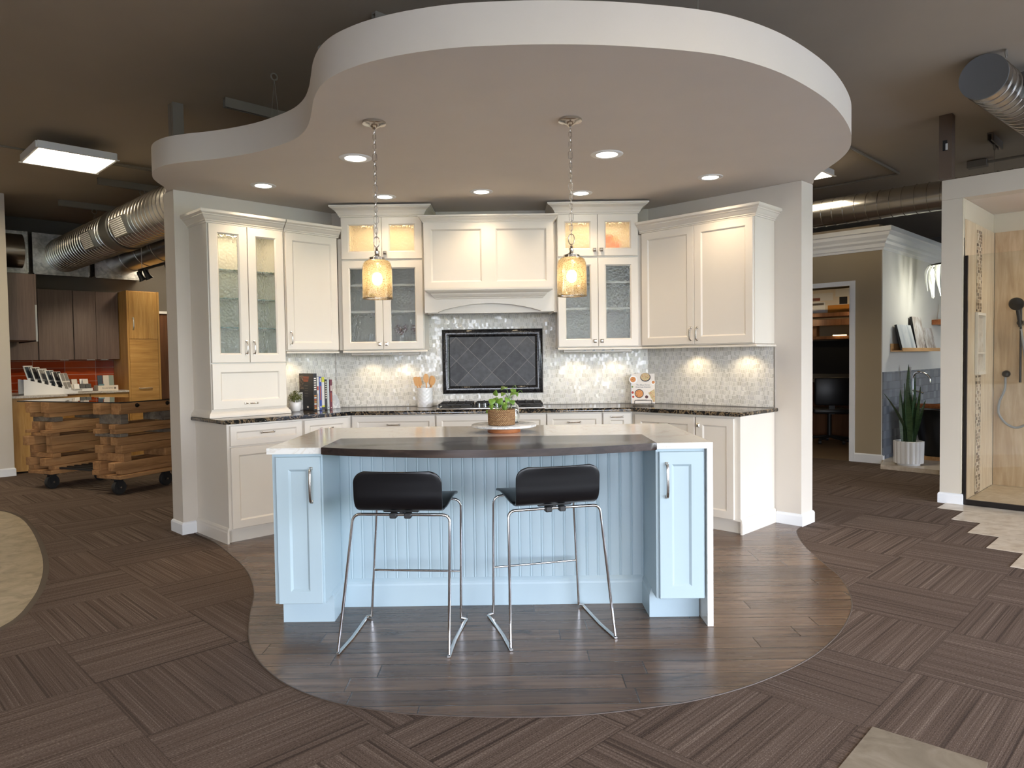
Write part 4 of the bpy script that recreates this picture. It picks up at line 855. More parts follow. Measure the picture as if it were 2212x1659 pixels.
# ------------------------------------------------------------------ reclaimed-timber table with a glass top
tz = radians(-22.9); t = thing('display_table', 'rustic table of stacked reclaimed boards with a glass top on black casters', 'table', (-4.585, 7.96, 0), tz)
g_ = obj('glass_top', B(-.80, .80, -.40, .40, .946, .956), 'tableglass', t, smooth=0); g_['label'] = 'clear glass top'
obj('glass_edge', B(-.8005, .8005, -.4012, -.4002, .945, .957), 'black', g_, smooth=0); obj('glass_edge', B(.8002, .8012, -.4005, .4005, .945, .957), 'black', g_, smooth=0)
rg = random.Random(4)
def stack(xa, xb, ya, yb):
    z = .205; i = 0
    obj('beam', B(xa - .03, xb + .03, ya - .02, yb + .05, .165, .204, .004), 'pallet', t)
    while z < .915:
        h = min(rg.choice((.035, .05, .085, .10)), .944 - z)
        if .944 - z - h < .03: h = .944 - z
        m = 'palletgrey' if rg.random() < .18 and z < .78 else 'pallet'
        if i % 3 != 2:
            for xs in (xb - rg.uniform(.03, .07), xa + rg.uniform(.0, .04)):
                obj('beam', B(xs - .06, xs + .02 + rg.uniform(0, .05), ya - rg.uniform(-.05, .06), yb + rg.uniform(-.06, .10), z, z + h - .002, .003), m, t)
        else:
            for ys in (ya + rg.uniform(0, .05), yb - .14):
                obj('beam', B(xa - rg.uniform(0, .09), xb + rg.uniform(-.02, .02), ys, ys + .09, z, z + h - .002, .003), m, t)
        z += h; i += 1
stack(.48, .77, -.40, .30); stack(-.60, -.27, -.40, .30)
bm = BM()
for i in range(7): box(bm, -.33, .50, -.32 + i * .085, -.29 + i * .085, .212, .232)
for x_ in (-.33, .47): box(bm, x_, x_ + .03, -.33, .25, .19, .212)
obj('grating', bm, 'iron', t, smooth=0)
for y_ in (-.20, .18): obj('bolt', lathe(BM(), [(.002, 0), (.022, 0), (.022, .006), (.012, .010), (.012, .026), (.002, .028)], 12, M4=Matrix.Translation((.803, y_, .915)) @ Matrix.Rotation(pi / 2, 4, 'Y')), 'bronze', t)
obj('beam', B(.78, .802, -.39, .36, .865, .944, .003), 'pallet', t)
for x_, y_ in ((.70, -.36), (.70, .22), (-.33, -.36), (-.33, .22)):
    c_ = obj('caster', box(box(box(BM(), -.05, .05, -.05, .05, .155, .1645), -.032, -.026, -.03, .03, .06, .156), .026, .032, -.03, .03, .06, .156), 'iron', t, (x_, y_, 0), smooth=0)
    obj('wheel', lathe(BM(), [(.012, -.024), (.060, -.022), (.070, -.024), (.075, -.015), (.075, .015), (.070, .024), (.060, .022), (.012, .024)], 24, M4=Matrix.Translation((0, 0, .075)) @ Matrix.Rotation(pi / 2, 4, 'Y')), 'plastic', c_); obj('axle', tube(BM(), [(-.036, 0, .075), (.036, 0, .075)], .010, 10), 'steel', c_)
# ------------------------------------------------------------------ ducts, plenums, struts and lights under the dark ceiling
def ribbed(L, r, step, rib=.006, w=.003):
    pr = [(r, 0)]; z = step
    while z < L - step * .5:
        pr += [(r, z - w), (r + rib, z - w * .4), (r + rib, z + w * .4), (r, z + w)]; z += step
    return pr + [(r, L)]
def duct(label, p0, d, L, r, step, mat='galv', cap=False, group=None):
    d = Vector(d).normalized(); q = d.to_track_quat('Z', 'Y'); t = thing('spiral_duct', label, 'air duct', p0, group=group); t.rotation_euler = q.to_euler()
    obj('pipe', lathe(BM(), ribbed(L, r, step), 48), mat, t, smooth=30)
    if cap:
        o_ = obj('end_cap', lathe(BM(), [(.001, -.002), (r - .004, -.002), (r + .004, -.004), (r + .004, .012), (r, .014)], 48), 'capgrey', t); o_['label'] = 'dull grey end cap'
    return t
e2m = (1 / S2, -1 / S2, 0); e1 = (1 / S2, 1 / S2, 0)
t = duct('big ribbed spiral duct with two registers running over the timber table', G(2.74, 11.74, 2.90), e2m, 5.35, .235, .105)
obj('collar', lathe(BM(), [(.238, 2.62), (.252, 2.63), (.252, 2.88), (.238, 2.89)], 48), 'galvdark', t)
def register(t, ang, z0, r, w=.18, l=.42):
    # a louvred box on the pipe's side; local Z runs along the pipe
    m4 = Matrix.Rotation(ang, 4, 'Z'); R3 = m4
    def put(name, bm, mat):
        bmesh.ops.transform(bm, matrix=R3, verts=bm.verts); return obj(name, bm, mat, t, smooth=0)
    f_ = put('register', B(r - .05, r + .045, -w / 2, w / 2, z0, z0 + l), 'galvdark')
    bm = BM()
    for i in range(9): box(bm, r + .046, r + .052, -w / 2 + .012 + i * (w - .02) / 9, -w / 2 + .012 + (i + .62) * (w - .02) / 9, z0 + .02, z0 + l - .02)
    bmesh.ops.transform(bm, matrix=R3, verts=bm.verts); obj('louvre', bm, 'lid', f_, smooth=0)
def ang_of(t, v): q = t.rotation_euler.to_matrix().inverted() @ Vector(v); return math.atan2(q.y, q.x)
av = ang_of(t, (-.55, -.62, -.30)); register(t, av, 2.0, .235, .20, .40); register(t, av, 3.15, .235, .20, .42)
duct('smooth jointed duct passing behind the big ribbed one', G(3.50, 11.74, 2.90), e2m, 5.35, .215, .62, group=None)
duct('duct entering its plenum above the dark cabinets by the grey wall', G(2.20, 11.50, 2.88), (-1 / S2, -1 / S2, 0), 2.6, .225, .30)
for a0, a1, lb in ((1.56, 2.31, 'galvanised plenum box half hidden by the grey wall'), (2.385, 3.06, 'galvanised plenum box behind the big ribbed duct'), (3.15, 3.80, 'galvanised plenum box behind the smooth jointed duct')):
    t = T('duct_plenum', lb, 'duct box', (a0 + a1) / 2, 11.85, 2.90, 'plenum boxes on the far wall'); hw = (a1 - a0) / 2
    obj('body', B(-hw, hw, -.10, .148, -.26, .28), 'plenum', t, smooth=0); bm = BM()
    for s in (-1, 1): box(bm, s * hw - .012, s * hw + .012, -.118, -.101, -.272, .29); box(bm, -hw, hw, -.118, -.101, s * .275 - .012, s * .275 + .012)
    obj('flange', bm, 'plenum', t, smooth=0)
def strut(label, a0, b0, L, group='strut channels on the dark ceiling', along=H4):
    p = G(a0, b0); t = thing('ceiling_strut', label, 'strut channel', (p[0], p[1], CEIL - .001), along, group)
    bm = BM(); box(bm, 0, L, -.022, .022, -.012, 0); box(bm, 0, L, -.022, -.016, -.07, -.012); box(bm, 0, L, .016, .022, -.07, -.012); box(bm, 0, L, -.022, -.010, -.074, -.07); box(bm, 0, L, .010, .022, -.074, -.07); obj('channel', bm, 'strut', t, smooth=0)
    return t
def eye(t, x, drop, two=False, z=-.07, r=.028):
    bm = BM(); tube(bm, [(x + r * cos(2 * pi * k / 16), 0, z - r + r * sin(2 * pi * k / 16)) for k in range(16)], .006, 6, closed=True); obj('eye_bolt', bm, 'strut', t)
    bm = BM(); 
    for s in ((-1, 1) if two else (0,)): tube(bm, [(x, 0, z - 2 * r), (x + s * drop * .10, 0, z - drop)], .0022, 5)
    obj('cable', bm, 'strut', t)
t = strut('strut channel at the far end over the big ribbed duct', 2.40, 10.40, .67); eye(t, .40, .18, True)
t = strut('strut channel over the duct nearer the glowing square panel', 2.44, 8.90, .68); eye(t, .46, .18, True)
t = strut('strut channel cut off by the wavy edge of the hung ceiling', 2.44, 5.58, .62)
t = strut('strut channel barely peeking over the top curve of the hung ceiling', 2.50, 3.62, .5)
def hook(label, x, y, drop, two=True):
    t = thing('ceiling_hook', label, 'eye bolt', (x, y, CEIL), H4, 'eye bolts carrying the hung ceiling'); eye(t, 0, drop, two, -.005, .024); return t
hook('eye bolt with two cables above the dip of the wavy hung ceiling', -1.675, 5.207, .54); hook('eye bolt just beside the front bulge of the hung ceiling', -1.218, 4.773, .54)
hook('eye bolt hidden mostly behind the bulging front of the hung ceiling', .95, 3.62, .54, False)
def panel_light(label, a, b, z=3.25, s=.305):
    t = T('panel_light', label, 'ceiling light', a, b, z, 'square panel lights')
    obj('diffuser', B(-s + .012, s - .012, -s + .012, s - .012, -.002, .002), 'panel', t, smooth=0)
    bm = BM()
    for q in (-1, 1): box(bm, -s, s, q * s - .012, q * s + .012, .0, .065); box(bm, q * s - .012, q * s + .012, -s + .013, s - .013, .0, .065); box(bm, -s - .02, s + .02, q * (s + .015) - .012, q * (s + .015) + .012, -.003, .003)
    box(bm, -s, s, -s, s, .061, .065); obj('housing', bm, 'white', t, smooth=0)
    bm = BM()
    for q in (-1, 1): tube(bm, [(q * .25, 0, .065), (0, 0, CEIL - z - .003)], .002, 5)
    obj('cable', bm, 'strut', t)
panel_light('glowing square panel light hung near the wavy ceiling over the curved vinyl floor', 1.875, 7.70, 3.25, .315)
panel_light('panel light glimpsed between duct and wing wall', 4.15, 11.05, 3.10)
panel_light('panel light half hidden behind the hung ceiling by the office side', 7.62, 3.32)
for a, b, w_ in ((1.9, .2, 'just behind the viewer'), (-2.2, 2.6, 'by the near wall'), (5.6, -2.0, 'between the shower booth and the street windows'), (.9, 9.3, 'by the grey wall stub')): panel_light('added unseen fill panel light over the showroom floor ' + w_, a, b)  # fill panels added out of view to brighten the room and the far show kitchen
t = T('conduit_pipe', 'thin conduit crossing the dark ceiling behind the glowing panel', 'pipe', 1.0, 8.1, CEIL - .03); obj('tube', tube(BM(), [(-3, 0, 0), (3.2, 0, 0)], .011, 8), 'strut', t); obj('tube', tube(BM(), [(.95, -.05, 0), (3.2, -.05, 0)], .011, 8), 'strut', t)
t = thing('support_post', 'painted steel post rising from the wing wall behind the tall hutch', 'post', (-2.665, 5.81, SOF + .19), H4)
obj('channel', box(box(BM(), -.042, .042, -.05, -.008, 0, CEIL - SOF - .19), -.042, .042, .0, .05, 0, CEIL - SOF - .19), 'strut', t, smooth=0)
# track light by the ducts
t = T('track_light', 'black track with two spotlights below the smooth jointed duct', 'track light', 3.25, 10.2, 2.56)
obj('track', B(-.012, .012, -1.6, 0, 0, .03), 'black', t, smooth=0); obj('rod', tube(BM(), [(0, -.12, .03), (0, -.12, CEIL - 2.563)], .004, 6), 'white', t)
l = bpy.data.lights.new('track_lamp', 'SPOT'); l.energy = 60; l.color = (1, .82, .58); l.spot_size = radians(75); l.spot_blend = .7; l.shadow_soft_size = .04; lo = bpy.data.objects.new('track_lamp', l); C.objects.link(lo); lo.parent = t; lo.location = (-.03, -.34, -.14); lo.rotation_euler = (radians(48), 0, radians(12))
for y_, on in ((-.10, 0), (-.34, 1), (-1.1, 0)):
    h = obj('spot_head', lathe(BM(), [(.012, .09), (.022, .085), (.030, .06), (.034, .0), (.050, -.035), (.052, -.04), (.044, -.036)], 20, M4=Matrix.Translation((0, y_, -.085)) @ Matrix.Rotation(radians(-28), 4, 'Y')), 'black', t)
    obj('lamp', lathe(BM(), [(.001, -.034), (.044, -.036)], 16, M4=Matrix.Translation((0, y_, -.085)) @ Matrix.Rotation(radians(-28), 4, 'Y')), 'led' if on else 'lid', h)
    obj('stem', tube(BM(), [(0, y_, 0), (0, y_, -.05)], .008, 8), 'black', h)
# ================================================================== office, bath and shower displays
def wall_open(name, a0, a1, b0, b1, z1, mat, ob0, ob1, oz):      # wall along b with a door opening
    bm = BM()
    for q0, q1, z0 in ((b0, ob0, 0), (ob1, b1, 0), (ob0, ob1, oz)): poly(bm, [G(a0, q0), G(a1, q0), G(a1, q1), G(a0, q1)], z0, z1)
    return struct(name, bm, mat, smooth=0)
AW, BWW, HW = 9.323, 2.97, 2.86
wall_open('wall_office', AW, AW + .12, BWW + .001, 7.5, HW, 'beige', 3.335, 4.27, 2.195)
bm = BM(); poly(bm, [G(AW, BWW - .0), G(14.5, BWW), G(14.5, BWW + .1), G(AW + .121, BWW + .1), G(AW + .121, BWW + .0), G(AW, BWW + .0)][0:4] , 0, HW); bm.free()
bm = BM(); poly(bm, [G(AW, BWW - .01), G(12.1, BWW - .01), G(12.1, BWW + .0), G(AW, BWW + .0)], 0, HW); struct('wall_bath', bm, 'whitewall', smooth=0)
bm = BM(); poly(bm, [G(11.95, 1.85), G(12.1, 1.85), G(12.1, BWW - .011), G(11.95, BWW - .011)], 0, HW); struct('wall_bathend', bm, 'whitewall', smooth=0)
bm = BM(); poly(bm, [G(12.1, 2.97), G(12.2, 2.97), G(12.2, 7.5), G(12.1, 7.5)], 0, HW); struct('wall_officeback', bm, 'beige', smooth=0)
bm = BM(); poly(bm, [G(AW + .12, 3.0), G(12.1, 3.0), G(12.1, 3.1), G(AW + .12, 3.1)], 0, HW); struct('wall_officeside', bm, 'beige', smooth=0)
bm = BM(); poly(bm, [G(AW, 3.0), G(12.2, 3.0), G(12.2, 7.5), G(AW, 7.5)], HW + .002, HW + .05); struct('ceiling_office', bm, 'ceil', smooth=0)
CR = [(0, 0), (.012, 0), (.016, .025), (.03, .035), (.036, .075), (.06, .10), (.066, .125), (.10, .165), (.112, .20), (.13, .21), (.135, .262), (0, .262)]
bm = BM(); sweep(bm, scaled(CR, 1, 2.597), [G(AW, 7.4), G(AW, BWW - .01), G(11.94, BWW - .01)]); struct('trim_4', bm, 'trim')
bm = BM(); sweep(bm, [(0, 0), (.015, 0), (.015, .095), (.008, .105), (0, .11)], [G(AW, 3.275), G(AW, BWW - .01), G(AW + .05, BWW - .01)]); struct('baseboard_office', bm, 'trim')
bm = BM()
for q0, q1, z0, z1 in ((3.275, 3.335, 0, 2.253), (4.27, 4.33, 0, 2.253), (3.336, 4.269, 2.195, 2.253)): poly(bm, [G(AW - .018, q0), G(AW, q0), G(AW, q1), G(AW - .018, q1)], z0, z1)
poly(bm, [G(AW, 3.335), G(AW + .12, 3.335), G(AW + .12, 3.347), G(AW, 3.347)], 0, 2.195); struct('door_2', bm, 'trim', smooth=0)
bm = BM(); poly(bm, [G(AW + .01, 3.0), G(12.1, 3.0), G(12.1, 7.4), G(AW + .01, 7.4)], .0005, .003); struct('floor_office', bm, paint('office_carpet', sr(120, 98, 72), .95), smooth=0)
# office furniture against the back wall
def sh(name, lb, cat, a0, a1, b0, b1, z0, z1, mat, grp=None): p = G(a0, b0); return tag(obj(name, B(0, a1 - a0, 0, b1 - b0, 0, z1 - z0, .002), mat, None, (p[0], p[1], z0), H4, 0), lb, cat, grp)
sh('wall_shelf', 'upper brown shelf in the office carrying the kitchen picture', 'shelf', 11.55, 12.09, 3.7, 5.6, 1.94, 2.0, 'brown'); sh('wall_shelf', 'lower brown shelf in the office above the dark monitor', 'shelf', 11.60, 12.09, 3.7, 5.6, 1.58, 1.63, 'brown')
sh('valance_board', 'brown board under the picture shelf in the office', 'shelf board', 11.62, 11.66, 3.7, 5.6, 1.80, 1.90, 'brown')
t = T('kitchen_picture', 'unframed picture of a white kitchen leaning on the office shelf', 'picture', 11.68, 4.12, 2.001)
obj('panel', B(-.01, 0, 0, .78, 0, .375), 'pale', t, smooth=0)
def flat(z0, z1, y0, y1, mat, nm, d=.0102): obj(nm, B(-d - .001, -d, y0, y1, z0, z1), mat, t, smooth=0)
for q in ((.0, .12, .05, .40, 'ochre', 'printed_floor'), (.20, .32, .32, .76, 'white', 'printed_cabinets'), (.02, .18, .44, .74, 'white', 'printed_island'), (.13, .24, .10, .22, 'charcoal', 'printed_oven'), (.25, .37, .02, .28, 'white', 'printed_cabinets'), (.13, .165, .46, .70, 'taupe', 'printed_drawer'), (.20, .25, .52, .64, 'rust', 'printed_jar')): flat(*q)
sh('monitor', 'black monitor on the office counter', 'monitor', 11.70, 11.74, 3.9, 4.9, 1.03, 1.56, 'black')
t = T('office_counter', 'office counter with brown drawers and a pale top', 'counter', 11.45, 3.2, 0); obj('body', B(.02, .62, 0, 2.6, 0, .90), 'brown', t, smooth=0); obj('top', B(0, .64, 0, 2.6, .901, .935), 'stonetop', t, smooth=0)
for i in range(4): d = obj('drawer', B(0, .019, .6 + i * .5, 1.06 + i * .5, .70, .86), 'brown', t, smooth=0); obj('handle', B(-.02, -.001, .75 + i * .5, .9 + i * .5, .80, .812), 'black', d, smooth=0)
for b_, lb in ((4.22, 'dark peaked box on the lower office shelf closer to the door frame'), (4.86, 'dark peaked box on the lower office shelf farther from the door frame')):
    p = G(11.75, b_); tag(obj('house_box', xpoly(BM(), [(0, 0), (.13, 0), (.13, .22), (.065, .27), (0, .22)], 0, .12), 'brown', None, (p[0], p[1], 1.631), -H4 * 1, 0), lb, 'box')
for b_, lb in ((4.20, 'glowing warm light bar under the peaked box closer to the door frame'), (4.82, 'glowing warm light bar under the peaked box farther from the door frame')): sh('light_bar', lb, 'light', 11.56, 11.595, b_, b_ + .2, 1.632, 1.645, 'warmstrip')
t = T('office_chair', 'black office chair in front of the office counter', 'chair', 11.05, 4.25, .0035, None, H4 + .5)
obj('seat', B(-.25, .25, -.25, .25, .45, .53, .03, 2), 'black', t); obj('backrest', B(-.28, -.20, -.24, .24, .58, 1.00, .035, 2), 'black', t); obj('column', tube(BM(), [(0, 0, .08), (0, 0, .45)], .03, 10), 'plastic', t)
bm = BM()
for k in range(5): tube(bm, [(0, 0, .10), (cos(k * 2 * pi / 5) * .28, sin(k * 2 * pi / 5) * .28, .065)], .022, 8)
obj('star_base', bm, 'plastic', t); obj('bracket', box(BM(), -.24, -.18, -.04, .04, .45, .62), 'plastic', t)
for k in range(5): obj('caster', lathe(BM(), [(.005, -.02), (.03, -.02), (.03, .02), (.005, .02)], 14, M4=Matrix.Translation((cos(k * 2 * pi / 5) * .28, sin(k * 2 * pi / 5) * .28, .0305)) @ Matrix.Rotation(pi / 2, 4, 'X')), 'plastic', t)
for y_ in (3.9, 4.6):
    l = bpy.data.lights.new('office_lamp', 'POINT'); l.energy = 2.2; l.color = (1, .75, .45); l.shadow_soft_size = .03; lo = bpy.data.objects.new('office_lamp', l); C.objects.link(lo); lo.location = G(11.35, y_ + .2, 1.9)
# bath display on its low tiled platform
bm = BM(); poly(bm, [G(8.84, 1.85), G(11.94, 1.85), G(11.94, BWW - .012), G(AW - .017, BWW - .012), G(AW - .017, 2.93), G(8.90, 2.84)], .0005, .05); struct('floor_bath', bm, 'stonetile', smooth=0)
p = G(AW + .02, BWW - .0105); tag(obj('tile_wainscot', B(-.02, 2.60, -.012, -.001, .051, 1.118), 'wainscot', None, (p[0], p[1], 0), H4, 0), 'blue-grey square tile wainscot behind the snake plant', 'wall tile')
t = T('freestanding_tub', 'black freestanding bathtub with a pale base behind the snake plant', 'bathtub', 10.25, 2.42, .0505)
def rr(l, w, n=40): return [(l * math.copysign(abs(cos(k * 2 * pi / n)) ** .6, cos(k * 2 * pi / n)), w * math.copysign(abs(sin(k * 2 * pi / n)) ** .6, sin(k * 2 * pi / n))) for k in range(n)]
bm = BM(); rs = []
for l_, w_, z_ in ((.62, .26, .045), (.68, .31, .30), (.74, .355, .60), (.745, .36, .615), (.72, .335, .615), (.70, .32, .58), (.58, .22, .18), (.40, .12, .14)): rs.append([bm.verts.new((x, y, z_)) for x, y in rr(l_, w_)])
for A, D in zip(rs, rs[1:]):
    for k in range(40): bm.faces.new((A[k], A[(k + 1) % 40], D[(k + 1) % 40], D[k]))
bm.faces.new(rs[-1]); bm.faces.new(rs[0][::-1]); obj('basin', bm, 'ply', t); bm = BM(); poly(bm, rr(.64, .28), 0, .044); obj('base', bm, 'shelfoak', t)
t = T('bath_tray', 'wooden bath tray laid across the black tub', 'tray', 9.85, 2.38, .667); obj('board', B(-.10, .10, -.40, .40, 0, .018, .004), 'acacia', t); obj('rim', box(box(BM(), -.10, -.088, -.40, .40, .0185, .045), .088, .10, -.40, .40, .0185, .045), 'acacia', t)
t = T('tub_filler', 'chrome floor tub filler with a hand shower by the grey tile', 'tub faucet', 10.05, 2.865, .0505)
obj('riser', tube(BM(), [(-.05, 0, 0), (-.05, 0, .86)], .012, 10), 'chrome', t); obj('riser', tube(BM(), fillet([(.12, 0, 0), (.12, 0, 1.02), (.12, -.08, 1.06), (.12, -.20, 1.0), (.12, -.20, .92)], .06), .014, 10), 'chrome', t)
obj('mixer', tube(BM(), [(-.07, 0, .80), (.15, 0, .80)], .017, 10), 'chrome', t); obj('hand_shower', tube(BM(), [(-.10, -.02, .82), (-.11, -.03, 1.12)], [.013, .020], 10), 'chrome', t); obj('hose', tube(BM(), [tuple(v) for v in (Vector((-.10, -.02, .82)), Vector((-.13, -.03, .6)), Vector((-.16, -.03, .4)), Vector((-.10, -.02, .3)), Vector((-.02, 0, .4)), Vector((.0, 0, .8)))], .006, 8), 'chrome', t)
obj('spout', tube(BM(), fillet([(-.05, 0, .80), (-.05, -.05, .83), (-.05, -.17, .79)], .03), .012, 10), 'chrome', t); obj('lever', tube(BM(), [(-.08, 0, .80), (-.20, -.04, .80)], .007, 8), 'chrome', t)
t = T('snake_plant', 'snake plant with tall pointed leaves in a white fluted pot', 'plant', 9.10, 2.60, .0505)
bm = BM(); n = 96; rs = []
for r_, z_ in ((.120, 0), (.120, .022), (.150, .024), (.156, .275), (.142, .28), (.138, .25)):
    fl = .011 if z_ > .022 and z_ < .278 and r_ > .145 else 0
    rs.append([bm.verts.new(((r_ + fl * (abs(sin(9 * 2 * pi * k / n)) - .5)) * cos(2 * pi * k / n), (r_ + fl * (abs(sin(9 * 2 * pi * k / n)) - .5)) * sin(2 * pi * k / n), z_)) for k in range(n)])
for A, D in zip(rs, rs[1:]):
    for k in range(n): bm.faces.new((A[k], A[(k + 1) % n], D[(k + 1) % n], D[k]))
bm.faces.new(rs[0][::-1]); pt = obj('pot', bm, 'ceramic', t, smooth=25); pt['label'] = 'white fluted pot'; obj('soil', lathe(BM(), [(.001, .255), (.139, .25)], 24), 'soil', t)
def blade(bm, base, tip, w, curl=0, th=.004):
    b0, b1 = Vector(base), Vector(tip); mid = (b0 + b1) / 2 + Vector((b1.x - b0.x, b1.y - b0.y, 0)) * -curl; s = (Vector((b1.x - b0.x, b1.y - b0.y, 0)).cross(Vector((0, 0, 1))) or Vector((1, 0, 0)))
    s = s.normalized() if s.length > .01 else Vector((1, 0, 0)); rows = []; N_ = 10; nr = Vector((0, 0, 1)).cross(s)
    for i in range(N_ + 1):
        u = i / N_; c = b0 * (1 - u) ** 2 + mid * 2 * u * (1 - u) + b1 * u * u; ww = w * (.55 + .45 * sin(min(1, u * 1.6) * pi / 2)) * (1 - u ** 3) + .001
        rows.append([bm.verts.new(c + s * ww * k + nr * (abs(k) * ww * .35 + o_)) for k, o_ in ((-1, 0), (0, -th), (1, 0), (0, th))])
    for A, D in zip(rows, rows[1:]):
        for k in range(4): bm.faces.new((A[k], A[(k + 1) % 4], D[(k + 1) % 4], D[k]))
    bm.faces.new(rows[0][::-1]); bm.faces.new(rows[-1])
for bx, by, tx, ty, hz, w_ in ((.0, -.02, -.22, .20, .62, .032), (-.02, .02, -.03, .04, .74, .030), (.02, .0, .05, .02, .98, .034), (.03, -.02, .02, -.06, .86, .034), (.0, .04, .12, .06, .72, .030), (-.04, -.03, -.10, -.02, .60, .030), (.04, .03, .16, -.04, .56, .032), (.05, -.03, .20, -.12, .52, .034), (-.03, .05, .02, .10, .66, .028), (.01, -.05, .08, -.10, .70, .030)):
    bm = BM(); blade(bm, (bx, by, .262), (tx, ty, .262 + hz * .92), w_ * 1.3, .3); obj('leaf', bm, 'snake', t)
t = T('picture_ledge', 'oak picture ledge on the bright wall carrying three pictures', 'shelf', 9.60, 2.955, 1.365); obj('board', B(0, 1.6, -.13, 0, 0, .015), 'shelfoak', t, smooth=0); obj('front_lip', B(0, 1.6, -.145, -.13, 0, .045), 'shelfoak', t, smooth=0); obj('back_lip', B(0, 1.6, -.012, 0, .015, .10), 'shelfoak', t, smooth=0)
def lean(a, b, w_, h_, mat, lb, tilt=14, th=.03):
    p = G(a, b); t = thing('picture', lb, 'picture', (p[0], p[1], 1.387), 0, 'pictures on the ledge', rot=(radians(-tilt), 0, H4)); obj('canvas', B(0, w_, .002, th, 0, h_), 'black', t, smooth=0); obj('print', B(0, w_, 0, .0019, 0, h_), mat, t, smooth=0)
M['pic1'] = m_noise('print_pale', [(.35, sr(190, 198, 204)), (.55, sr(216, 220, 222)), (.7, sr(168, 178, 186))], 4, (1, 1, .5), .5); M['pic2'] = m_noise('print_room', [(.35, sr(226, 226, 228)), (.5, sr(196, 190, 184)), (.62, sr(150, 136, 126)), (.75, sr(236, 236, 236))], 9, (1, 1, .6), .4)
lean(9.68, 2.835, .55, .325, 'pic1', 'wide pale marbled picture, first on the oak ledge', 13); lean(10.30, 2.845, .38, .44, 'pic2', 'tall bathroom picture standing in the middle of the oak ledge', 9); lean(10.74, 2.85, .44, .305, 'pic2', 'small bathroom picture, last on the oak ledge', 12)
t = T('wall_shelf', 'short brown shelf on the bright wall above the picture ledge', 'shelf', 11.35, 2.955, 1.74); obj('board', B(0, .55, -.20, 0, 0, .07), 'acacia', t, smooth=0); obj('support', xpoly(BM(), [(.20, .071), (.26, .071), (.36, .34), (.33, .34)], -.10, -.08), 'acacia', t, smooth=0)
# feather-glass chandelier
p = G(10.30, 2.35); t = thing('chandelier', 'chandelier of curved white glass feathers on a black ring, hung over the tub', 'chandelier', (p[0], p[1], 2.44))
obj('ring', tube(BM(), [(.36 * cos(2 * pi * k / 40), .36 * sin(2 * pi * k / 40), 0) for k in range(40)], .010, 8, closed=True), 'black', t); obj('plate', lathe(BM(), [(.001, .012), (.34, .010), (.34, .0), (.001, -.002)], 32), 'nickel', t)
M['frost'] = emit('frosted_feather', (.96, 1, .86), .22, (.85, .88, .82))
rg = random.Random(3)
for k in range(34):
    an = k * 2 * pi / 34 + rg.uniform(-.05, .05); rr_ = rg.uniform(.22, .37); L_ = rg.uniform(.24, .40); o_ = rg.uniform(.0, .05); tw = rg.uniform(-.10, .10)
    pts = [(cos(an) * rr_, sin(an) * rr_, 0), (cos(an) * (rr_ + o_), sin(an) * (rr_ + o_), -.06), (cos(an + tw) * (rr_ + o_ * .9), sin(an + tw) * (rr_ + o_ * .9), -L_ * .55), (cos(an + tw * 2) * (rr_ + o_ - .03), sin(an + tw * 2) * (rr_ + o_ - .03), -L_)]
    obj('glass_feather', tube(BM(), [tuple(v) for v in fillet(pts, .05, 3)], [.010 + .014 * sin(pi * (i / 9) ** .6) if i < 9 else .004 for i in range(10)], 6, flat=.6), 'frost', t)
bm = BM()
for q in (-1, 1): tube(bm, [(q * .25, 0, .01), (q * .22, 0, CEIL - 2.44)], .002, 5)
obj('cable', bm, 'nickel', t)
l = bpy.data.lights.new('chandelier_lamp', 'POINT'); l.energy = 16; l.color = (1, .96, .82); l.shadow_soft_size = .12; lo = bpy.data.objects.new('chandelier_lamp', l); C.objects.link(lo); lo.parent = t; lo.location = (0, 0, -.25)
# ------------------------------------------------------------------ shower booth
SA, SBk = 7.236, 8.36
def wab(name, a0, a1, b0, b1, z0, z1, mat): return wallab(name, a0, a1, b0, b1, z0, z1, mat)
wab('wall_shower', SA, SBk + .12, 1.652, 1.812, 0, 2.692, 'showerwall'); wab('wall_showerback', SBk, SBk + .12, -2.5, 1.651, 0, 2.692, 'sand'); wab('wall_showerhead', SA, SA + .17, -2.5, 1.812, 2.693, 2.866, 'showerwall'); wab('ceiling_shower', SA + .171, SBk + .12, -2.5, 1.812, 2.693, 2.72, 'cloud')
bm = BM(); poly(bm, [G(SA + .04, 1.642), G(SBk - .001, 1.642), G(SBk - .001, 1.6515), G(SA + .04, 1.6515)], 2.35, 2.69); poly(bm, [G(SA, 1.645), G(SA + .039, 1.645), G(SA + .039, 1.6515), G(SA, 1.6515)], .1, 2.69); struct('wall_showerside', bm, 'sand', smooth=0)
p = G(SA + .045, 1.640); t = tag(obj('wall_panel', B(0, SBk - SA - .06, -.010, 0, .032, 2.51), 'travertine', None, (p[0], p[1], 0), H4, 0), 'honey travertine panel on the shower side wall with a mosaic stripe', 'wall panel')
p = G(SBk - .014, 1.625); tag(obj('wall_panel', B(0, .010, -4, 0, .032, 2.51), 'traverdark', None, (p[0], p[1], 0), H4, 0), 'brown travertine panel on the shower back wall', 'wall panel')
p = G(SA + .41, 1.629); tag(obj('mosaic_strip', box(box(BM(), 0, .17, -.006, 0, .04, 1.13), 0, .17, -.006, 0, 1.72, 2.46), 'ministrip', None, (p[0], p[1], 0), H4, 0), 'brown and cream mosaic stripe on the shower side wall', 'tile strip')
bpy.data.materials['mosaic_strip']
t = T('shower_niche', 'cream stone niche set into the shower side wall', 'niche', SA + .37, 1.6285, 1.14)
